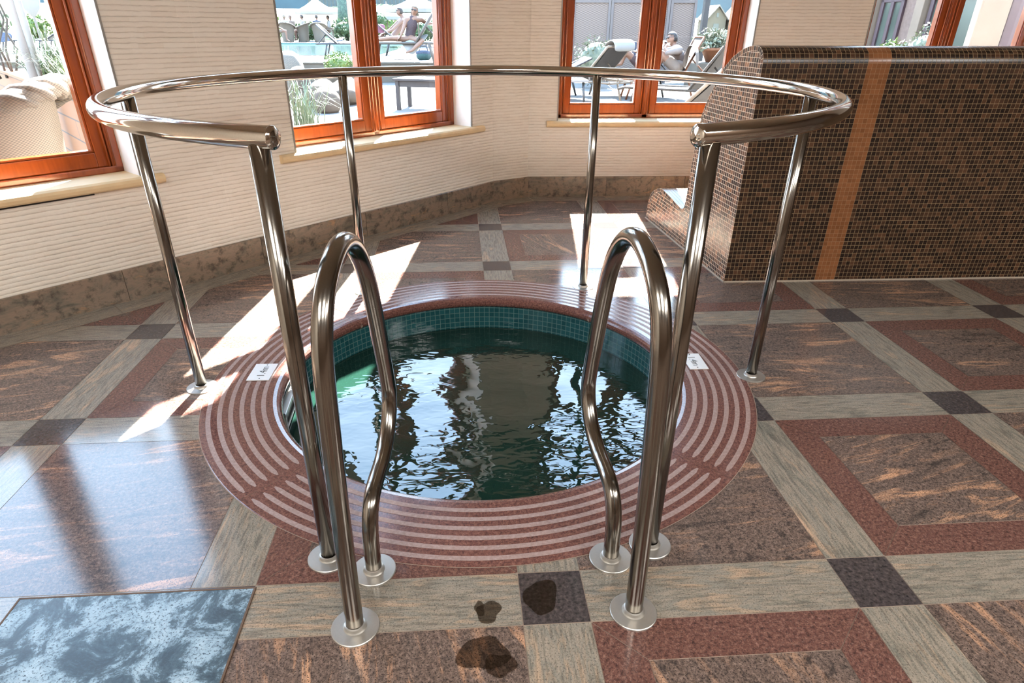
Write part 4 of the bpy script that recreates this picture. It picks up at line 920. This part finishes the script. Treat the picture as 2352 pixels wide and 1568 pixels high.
# ------------------------------------------------------------ seen through window 2, left pane
parasol('open white parasol over dining tables beyond the pool, with a yellow pole', gnd(741, 45, GT), 1.25, 2.72, 2.02, 'open white parasols', pole=plain('yellow_pole', (.26, .17, .05), .6))
T2 = 'wicker chairs at the poolside dining tables'
for i, (px, D, rz, lab) in enumerate(((671, 42, 80, 'leftmost wicker dining chair seen from behind beyond the pool'), (705, 42.5, 175, 'wicker dining chair turned left, under the dark-haired diner beyond the pool'), (742, 42, 95, 'wicker dining chair directly below the yellow parasol pole'))):
    tub_chair('wicker_dining_chair', lab, gnd(px, D, GT), R(rz), T2, M_wick_far, .03, 1.12)
table('small dining table between the wicker chairs beyond the pool', gnd(690, 43.2, GT), .1, .9, .9, .74, M_wick_far)
table('dining table under the open parasol beyond the pool', gnd(757, 44, GT), .1, .9, .9, .74, M_wick_far)
DG = 'people dining beyond the pool'
for px, D, f, s, mt, lab in ((668, 42, (.1, 1), (M_white_cloth, True), M_hair_b, 'diner in white with pale hat-like hair, back turned, on the leftmost wicker chair'),
    (681, 44.6, (-.1, -1), (M_cream_cloth, True), M_hair_d, 'diner facing the pool across the table from the leftmost wicker chair'),
    (707, 42.5, (-1, .1), (M_white_cloth, True), M_hair_d, 'dark-haired diner in white seen in profile facing left'),
    (740, 42.2, (.1, 1), (M_blue2, True), M_hair_d, 'diner in dark top seated right below the parasol pole'),
    (765, 44.6, (-1, -.2), (M_white_cloth, True), M_hair_d, 'dark-haired diner in white leaning left, right of the parasol pole')):
    c = gnd(px, D, GT); person(lab, seated(c, f, .46, .02, 1.0), (f[0], f[1], 0), M_skin, mt, vox=.03, top=s, shorts=M_cream_cloth, shades=False, group=DG)
c = gnd(648, 41, GT); J = seated(c, (1, .2), .46, .03); person('diner in pale blue at left edge of the middle window', J, (1, .2, 0), M_skin, M_hair_b, vox=.03, top=(M_blue, True), shorts=M_cream_cloth, shades=False, group=DG)
c = gnd(868, 19.6, GT); lounger('dark sling lounger with raised back at the pool edge, left of the window mullion', c, R(183), 42, M_dark_frame, M_grey_sling, s=.85)
c = gnd(786, 19.3, GT); drape('towel', 'blue and white towel bundled on the dark lounger left of the mullion', 'towel', [[(c[0]-.12, c[1]-.1, .86), (c[0]+.14, c[1]-.1, .85)], [(c[0]-.14, c[1], .93), (c[0]+.1, c[1]+.02, .97)], [(c[0]-.1, c[1]+.14, .86), (c[0]+.16, c[1]+.12, .87)]], M_blue)
c = at(779, 150, 13.2); bush('box_ball', 'clipped bright green box ball beside the window mullion', (c.x, c.y, c.z), (.29, .27, .22), 1100, .045, M_leaf2, 3)
c2 = (c.x, c.y, G0); b = MB().lathe([(.14, 0), (.2, .02), (.24, .42), (.26, .45), (.22, .45), (.2, .3), (0, .3)], 20); tag(b.build('plant_pot', M_terr_face, None, c2), 'plain stone pot holding the clipped box ball', 'pot')
c = at(664, 150, 13.4); t = thing('wicker_pouffe', 'round wicker pouffe behind the rail at the left edge of middle window', 'pouffe', (c.x, c.y, G0)); MB().lathe([(0, 0), (.2, 0), (.27, .2), (.28, .45), (.22, .72), (.1, .8), (0, .81)], 24).build('woven_body', M_wick_far, t)
def rock(px, D, r, sd, lab):
    c = gnd(px, D); rr = random.Random(sd); b = MB(); b.ell((0, 0, r[2]*.7), r, 8); ph = [rr.uniform(0, 6) for _ in range(3)]
    for v in b.V: k = 1+.16*sin(v.x*9+ph[0])+.14*sin(v.y*11+ph[1])+.12*sin(v.z*13+ph[2]); v.x *= k; v.y *= k; v.z = max(0, v.z*k)
    tag(b.build('boulder', M_rock, None, c), lab, 'rock', 'boulders below the terrace')
rock(722, 11.6, (.30, .26, .24), 1, 'grey boulder standing left of the rail post in the middle window'); rock(774, 12.2, (.34, .3, .26), 2, 'brown boulder right behind the rail post in the middle window'); rock(680, 12.4, (.2, .2, .26), 4, 'smallest boulder beneath the wicker pouffe'); rock(742, 11.0, (.22, .2, .16), 7, 'low pinkish boulder in front of the others')
c = gnd(684, 8.3); t = thing('grass_tuft', 'arching pale grass tuft at the lower left of the middle window', 'grass', c); mb = MB(); blades(mb, 90, .66, .34, random.Random(8), .007); mb.build('blades', plain('pale_grass_blades', (.17, .21, .13), .7, .3), t)

# right pane
parasol('cream parasol on the lawn, left behind the seated woman', gnd(897, 38, GT), 1.28, 2.28, 1.68, 'open white parasols', .5)
parasol('large white parasol at top edge, right behind the seated woman', gnd(966, 32, GT), 1.4, 2.42, 1.9, 'open white parasols', .1)
c = at(872, 44, 36); bush('topiary_tree', 'small round-headed topiary left of the seated woman', (c.x, c.y, c.z), (.36, .36, .3), 420, .09, M_leaf, 12, None, 'topiary', ground=GT)
Dw = 17.4; lb = at(862, 104, Dw); wl_ = lounger('teak lounger with raised back on the terrace carrying the woman', gnd(846, Dw, GT), R(2), 56, M_teak, M_teak, h=.42, wood=True)
wx = lambda px, py, D=Dw: at(px, py, D)
J = dict(pelvis=wx(940, 88), chest=wx(946, 58), neck=wx(950, 37), head=wx(952, 24), shL=wx(967, 45, 17.45), shR=wx(933, 46, 17.4), elL=wx(980, 53, 17.6), wrL=wx(991, 54, 17.7), haL=wx(999, 52, 17.7), elR=wx(927, 66, 17.3), wrR=wx(920, 83, 17.2), haR=wx(914, 90, 17.2),
    hpR=wx(936, 90, 17.35), hpL=wx(946, 90, 17.3), knR=wx(900, 88, 17.3), anR=wx(862, 92, 17.3), toR=wx(852, 88, 17.25), knL=wx(970, 94, 17.0), anL=wx(946, 116, 16.9), toL=wx(934, 120, 16.8))
person('woman in dark patterned swimsuit and sunglasses sitting up on a teak lounger', J, (-.15, -1, -.1), M_skin2, M_hair_b, True, 1., .014, (M_swim, False), None, True, girth=.92)
drape('towel', 'white towel spread under the woman and down the side of teak lounger', 'towel', [[wx(918, 100, 17.2), wx(990, 72, 17.5)], [wx(922, 104, 17.05), wx(985, 84, 17.2)], [wx(930, 112, 17.0), wx(962, 112, 17.1)], [wx(934, 122, 17.0), wx(952, 128, 17.05)]], M_white_cloth)
c = gp(930, 137, GT); drape('towel', 'white towel heaped on the terrace under the teak lounger', 'towel', [[(c.x-.55, c.y-.1, GT+.02), (c.x, c.y-.15, GT+.04), (c.x+.35, c.y-.1, GT+.02)], [(c.x-.4, c.y+.15, GT+.1), (c.x, c.y+.15, GT+.3), (c.x+.3, c.y+.15, GT+.16)], [(c.x-.3, c.y+.4, GT+.02), (c.x+.05, c.y+.4, GT+.12), (c.x+.3, c.y+.4, GT+.02)]], M_white_cloth)
c = gp(974, 138, GT); t = thing('beach_bag', 'blue-white and teal beach bag on the terrace right of the heaped towel', 'bag', (c.x, c.y, GT)); b = MB(); b.ell((0, 0, .10), (.20, .12, .13), 10); b.build('bag_body', M_teal, t); b = MB(); b.ell((0, 0, .17), (.21, .11, .09), 10); b.build('top_cloth', M_blue, t); MB().tube([(-.12, -.06, .2), (-.06, -.1, .34), (.06, -.1, .34), (.12, -.06, .2)], .01, 6).build('strap', M_blue2, t)
c = at(874, 66, 21.4); t = lounger('lounger with pink towel behind the woman, left side of the right pane', gnd(1000, 21.5, GT), R(184), 40, M_dark_frame, M_white_cloth, s=.9)
drape('towel', 'pink towel hanging on the lounger behind the woman', 'towel', [[(c.x-.12, c.y, c.z+.12), (c.x+.16, c.y, c.z+.13)], [(c.x-.13, c.y-.05, c.z), (c.x+.15, c.y-.05, c.z)], [(c.x-.1, c.y-.06, c.z-.14), (c.x+.12, c.y-.06, c.z-.12)]], M_pink)
Jb = seated(gnd(905, 22, GT), (-1, -.3), .36, .3); person('sunbather reclining behind the woman, half hidden by her', Jb, (-1, -.3, .1), M_skin, M_hair_d, vox=.02, shorts=M_swim, shades=True)
c = gp(958, 252); table('dark slatted low table standing on the paving in the middle window', (c.x+.12, c.y+.25, G0), R(-16), .85, .62, .47, M_patio_wood, lg=.06)

# ------------------------------------------------------------ seen through window 3
def screen(px0, px1, D0, D1, lab):
    a, b_ = at(px0, 10, D0), at(px1, 10, D1); d = Vector((b_.x-a.x, b_.y-a.y)); L = d.length; t = thing('privacy_screen', lab, 'screen', (a.x, a.y, G0), atan2(d.y, d.x), 'rattan privacy screens'); h = 1.78
    mesh('woven_panel', [(.05, .03, .05), (L-.05, .03, .05), (L-.05, .03, h-.05), (.05, .03, h-.05)], [(0, 1, 2, 3)], M_screen, t)
    for x in (0, L-.06): MB().bbox((x, 0, 0), (x+.06, .06, h), .006).build('post', M_screenf, t)
    f = MB(); f.bbox((.06, .005, h-.07), (L-.06, .055, h), .006); f.bbox((.06, .005, .03), (L-.06, .055, .10), .006); f.build('frame_rail', M_screenf, t)
M_screenf = plain('pinkish_grey_frame', (.125, .11, .11), .6)
screen(1316, 1404, 17, 17.1, 'leftmost rattan privacy screen in the third window'); screen(1405, 1541, 17.1, 17.4, 'widest rattan privacy screen, behind the window mullion'); screen(1542, 1602, 17.4, 17.6, 'rattan privacy screen right behind the seated man')
c = gnd(1606, 18); tag(MB().bbox((c[0]-.07, c[1], G0), (c[0]+.07, c[1]+.14, 1.85), .02).build('gate_post', M_dark_frame), 'dark grey square post right of the rattan screens', 'post')
bush('flowering_shrub', 'pale flowering shrub in front of the leftmost rattan screen', (*gnd(1368, 15.6)[:2], .55), (.5, .4, .5), 600, .075, M_grey_leaf, 21)
bush('dark_shrub', 'dark green shrub at the left edge of the third window', (*gnd(1300, 18.5)[:2], .9), (.45, .45, 1.0), 500, .11, M_tree, 22)
LG = 'sling loungers on the paving'
c_ = at(1362, 150, 12.6); c = (c_.x-1.22*cos(R(-50)), c_.y-1.22*sin(R(-50)), G0); lounger('empty grey sling lounger with white cushion, seen from behind its raised back', c, R(-50), 44, M_pale_frame, M_grey_sling, LG, s=1.02)
hd_ = Vector((cos(R(-50)), sin(R(-50)), 0)); lt_ = Vector((-hd_.y, hd_.x, 0)); tp = Vector((c_.x, c_.y, 0))+hd_*.79*cos(R(44))*1.02+Vector((0, 0, .36+.79*sin(R(44))*1.02))
drape('head_cushion', 'white head cushion over the top of the empty grey lounger', 'cushion', [[tp+lt_*w+hd_*a_+Vector((0, 0, z_)) for w in (-.29, 0, .29)] for a_, z_ in ((-.16, -.05), (-.04, .05), (.05, .06), (.09, -.02), (.07, -.09))], M_white_cloth, th=.045)
c = gnd(1345, 13.6); lounger('dark low lounger with cushion behind the empty grey lounger, left in third window', (c[0]-1.7, c[1]+.3, G0), R(5), 24, M_dark_frame, M_white_cloth, LG, s=.95)
c = gnd(1302, 11.6); t = thing('side_table', 'white curved side table at the lower left of the third window', 'table', c); MB().bbox((-.3, -.25, .40), (.34, .25, .44), .015).build('tabletop', M_post, t)
for x in (-.24, .26): MB().tube([(x, -.18, .4), (x*1.15, -.2, 0)], .02, 8).build('leg', M_dark_frame, t)
MB().tube([(-.3, -.2, .44), (0, -.22, .50), (.34, -.2, .56), (.36, -.2, .42)], .016, 8).build('rim_rail', M_post, t)
# reclining person, mostly behind the mullion
Dm = 13.6; mx = lambda px, py, D=Dm: at(px, py, D)
c = mx(1475, 160, 13.9); lounger('sling lounger with the reclining person, half hidden by the mullion', (c.x-1.15, c.y, G0), R(0), 40, M_dark_frame, M_cream_cloth, LG, s=.95)
J = dict(pelvis=mx(1472, 146), chest=mx(1500, 128), neck=mx(1517, 113, 13.7), head=mx(1524, 104, 13.9), shL=mx(1512, 120, 13.9), shR=mx(1512, 122, 13.4), elL=mx(1488, 128, 13.9), wrL=mx(1468, 118, 13.8), haL=mx(1460, 115, 13.8), elR=mx(1484, 134, 13.3), wrR=mx(1466, 120, 13.3), haR=mx(1458, 118, 13.3),
    hpL=mx(1468, 147, 13.7), hpR=mx(1468, 148, 13.5), knL=mx(1441, 112, 13.7), knR=mx(1436, 117, 13.4), anL=mx(1424, 143, 13.7), anR=mx(1427, 146, 13.4), toL=mx(1409, 144, 13.7), toR=mx(1412, 149, 13.4))
person('person reclining with raised knees holding a book, hidden behind the mullion', J, (-1, 0, .1), M_skin2, M_hair_d, vox=.014, shorts=M_swim, girth=.9)
q = mx(1457, 112, 13.55); tag(MB().bbox((q.x-.02, q.y-.12, q.z-.1), (q.x+.01, q.y+.12, q.z+.12), .006).build('book', M_blue2), 'dark blue book held by the reclining person', 'book')
# the seated man
Dm = 13.0
lo = mx(1556, 170); lounger('wooden lounger with upright back on which the man sits', (lo.x-1.2, lo.y, G0), R(-3), 64, plain('orange_brown_wood', (.16, .055, .02), .5), M_brown_sling, LG, s=.98)
J = dict(pelvis=mx(1556, 153), chest=mx(1557, 127), neck=mx(1549, 108), head=mx(1544, 89), shL=mx(1560, 115, 12.8), shR=mx(1548, 115, 13.2), elL=mx(1533, 121, 12.75), wrL=mx(1528, 110, 12.8), haL=mx(1533, 102, 12.85), elR=mx(1522, 116, 13.2), wrR=mx(1512, 112, 13.15), haR=mx(1505, 113, 13.1),
    hpL=mx(1552, 154, 12.9), hpR=mx(1552, 154, 13.1), knL=mx(1519, 122, 12.9), knR=mx(1510, 124, 13.2), anL=mx(1509, 163, 12.9), anR=mx(1500, 162, 13.2), toL=mx(1494, 168, 12.85), toR=mx(1486, 166, 13.2))
person('man in open pale shirt and sunglasses sitting in profile, chin on hand', J, (-1, -.12, -.08), M_skin2, M_hair_d, False, 1., .011, (M_shirt, True), M_cream_cloth, True)
drape('towel', 'pale pink towel draped over the back of the seated man\'s lounger', 'towel', [[mx(1566, 158, 12.72), mx(1578, 158, 13.3)], [mx(1573, 124, 12.68), mx(1584, 120, 13.35)], [mx(1582, 103, 12.75), mx(1592, 101, 13.35)], [mx(1592, 106, 12.72), mx(1603, 104, 13.3)], [mx(1598, 128, 12.66), mx(1606, 130, 13.3)], [mx(1594, 150, 12.66), mx(1603, 158, 13.3)]], M_cream_cloth, th=.015)
c = at(1641, 128, 16); t = thing('potted_plant', 'silvery plant in a wide terracotta pot right of the seated man', 'plant', (c.x, c.y, G0)); zt_ = at(1641, 111, 16).z
MB().lathe([(.0, zt_-.26), (.17, zt_-.26), (.29, zt_-.03), (.34, zt_-.03), (.345, zt_+.03), (.30, zt_+.03), (.28, zt_-.05), (0, zt_-.06)], 24).build('pot', M_terra, t)
mb = MB(); leafy(mb, (0, 0, zt_+.14), (.5, .36, .24), 900, .085, random.Random(4), .1); blades(mb, 90, .4, .34, random.Random(2), .008, (0, 0, zt_)); mb.build('foliage', M_grey_leaf, t); MB().bbox((-.45, -.3, 0), (.6, .5, zt_-.26), .02).build('pot_stand', M_terr_face, t)
c = gnd(1612, 11); lounger('brown sling lounger standing behind the pool bench end', (c[0]-1.2*cos(R(-35)), c[1]-1.2*sin(R(-35)), G0), R(-35), 54, M_brown_sling, M_brown_sling, LG, s=.95)
q = at(1592, 150, 7.9); lounger('closest brown sling lounger, its back slanting up beside the bench', (q[0]-1.2*cos(R(-42)), q[1]-1.2*sin(R(-42)), G0), R(-42), 44, M_pale_frame, M_brown_sling, LG, s=1.0)
# cream building, huts and hill
t = thing('cream_building', 'plain cream rendered building behind the rattan screens', 'building', (5.6, 26, G0)); MB().box((-3.3, 0, 0), (1.35, 6, 6.2)).build('wall', M_cream_render, t); MB().box((-3.6, -.3, 6.2), (1.65, 6.3, 6.5)).build('roof', M_roof, t)
for x in (-2.6,): w_ = MB().box((x, -.04, 1.75), (x+.9, 0, 3.0)).build('window', M_pane2, t)
for i, (px, lab) in enumerate(((1632, 'left of the two small cream gabled huts'), (1687, 'right of the two small cream gabled huts'))):
    c = gnd(px, 60); t = thing('beach_hut', lab, 'hut', c, 0, 'cream gabled huts'); w = .74; h = 1.95; hh = 2.72
    MB().add([(-w, 0, 0), (w, 0, 0), (w, 0, h), (0, 0, hh), (-w, 0, h), (-w, 2.4, 0), (w, 2.4, 0), (w, 2.4, h), (0, 2.4, hh), (-w, 2.4, h)], [(0, 1, 2, 3, 4), (9, 8, 7, 6, 5), (0, 5, 6, 1), (1, 6, 7, 2), (0, 4, 9, 5)]).build('walls', M_cream_render, t)
    r_ = MB()
    for sx in (-1, 1): r_.add([(sx*(w+.15), -.2, h-.16), (0, -.2, hh+.05), (0, 2.5, hh+.05), (sx*(w+.15), 2.5, h-.16), (sx*(w+.15), -.2, h-.08), (0, -.2, hh+.15), (0, 2.5, hh+.15), (sx*(w+.15), 2.5, h-.08)], [(0, 1, 2, 3), (4, 7, 6, 5), (0, 4, 5, 1), (3, 2, 6, 7), (0, 3, 7, 4)])
    r_.build('roof', M_roof, t); MB().box((-.25, -.03, .8), (.2, .0, 1.55)).build('window', M_hut_win, t); MB().box((-.09, -.03, 2.0), (.09, 0, 2.3)).build('vent', M_hut_win, t)

# ------------------------------------------------------------ seen through window 4
bp = at(1985, 100, 15.5); bq = at(2300, 100, 13); d = Vector((bq.x-bp.x, bq.y-bp.y)); ba = atan2(d.y, d.x)
t = thing('brick_building', 'brick building with purple-brown glazed doors behind the bench', 'building', (bp.x, bp.y, G0), ba)
MB().box((-1.4, 0, 0), (7, .5, 4.2)).build('wall', M_brick, t)
for x0, w in ((.28, .62), (1.55, 1.1), (3.2, 1.1), (4.9, 1.1)):
    dr = MB(); dr.bbox((x0, -.05, .0), (x0+.08, .02, 2.6), .008); dr.bbox((x0+w-.08, -.05, 0), (x0+w, .02, 2.6), .008); dr.bbox((x0, -.05, 2.52), (x0+w, .02, 2.6), .008); dr.bbox((x0, -.05, 1.62), (x0+w, .02, 1.72), .008); dr.bbox((x0+w/2-.04, -.05, 0), (x0+w/2+.04, .02, 1.65), .008)
    do = dr.build('door', M_door, t); MB().box((x0+.06, -.012, .05), (x0+w-.06, -.004, 2.55)).build('pane', M_pane, do)
    pi2 = MB(); pi2.bbox((x0-.26, -.12, 0), (x0-.06, .02, 3.2), .01); pi2.build('pilaster', M_stonecol, t)
MB().bbox((-1.4, -.18, 2.72), (7, .02, 3.0), .02).build('lintel', M_stonecol, t)
bush('potted_bush', 'green bush below the brick building, left of the right-hand window post', (*gnd(2042, 13)[:2], .78), (.30, .3, .25), 450, .06, M_leaf2, 31)
bush('grey_bush', 'tall grey-green bush in front of the glazed doors', (*gnd(2112, 12.6)[:2], .80), (.36, .3, .42), 600, .06, M_grey_leaf, 32)
bush('pale_blossom_tree', 'pale blossom branch hanging at the top of the right-hand window', (*gnd(2122, 12)[:2], 1.95), (.34, .3, .26), 300, .07, plain('pale_blossom', (.22, .21, .13), .7), 33)
tg = thing('glazed_porch', 'glazed porch with stone column and purple-brown frames at the right edge', 'porch', (*gnd(2175, 8.8)[:2], G0), R(-24))
MB().bbox((.12, -.1, 0), (.38, .16, 3.2), .02).build('column', M_stonecol, tg); MB().bbox((.40, 0, 0), (.58, .12, 3.2), .01).build('frame_post', M_door, tg); MB().bbox((1.20, 0, 0), (1.46, .12, 3.2), .01).build('frame_post', plain('pale_purple_blind', (.15, .11, .13), .7), tg)
mesh('glazing', [(.55, .05, 0), (1.25, .05, 0), (1.25, .05, 3.2), (.55, .05, 3.2)], [(0, 1, 2, 3)], M_pane2, tg); MB().box((.84, .03, .0), (.95, .06, 3.2)).build('glazing_bar', M_pane, tg); MB().bbox((.38, -.02, .92), (1.4, .03, .97), .005).build('mid_rail', M_post, tg); MB().box((-.3, -.05, 3.2), (3, .3, 3.5)).build('head_beam', M_stonecol, tg)

# ------------------------------------------------------------ colour management
sc = bpy.context.scene
sc.view_settings.view_transform = 'Standard'; sc.view_settings.look = 'None'; sc.view_settings.exposure = 0; sc.view_settings.gamma = 1
sc.cycles.use_denoising = True; sc.cycles.max_bounces = 10; sc.cycles.diffuse_bounces = 4; sc.cycles.glossy_bounces = 5; sc.cycles.transparent_max_bounces = 16; sc.cycles.sample_clamp_indirect = 12; sc.cycles.caustics_reflective = False
sc.cycles.use_light_tree = False
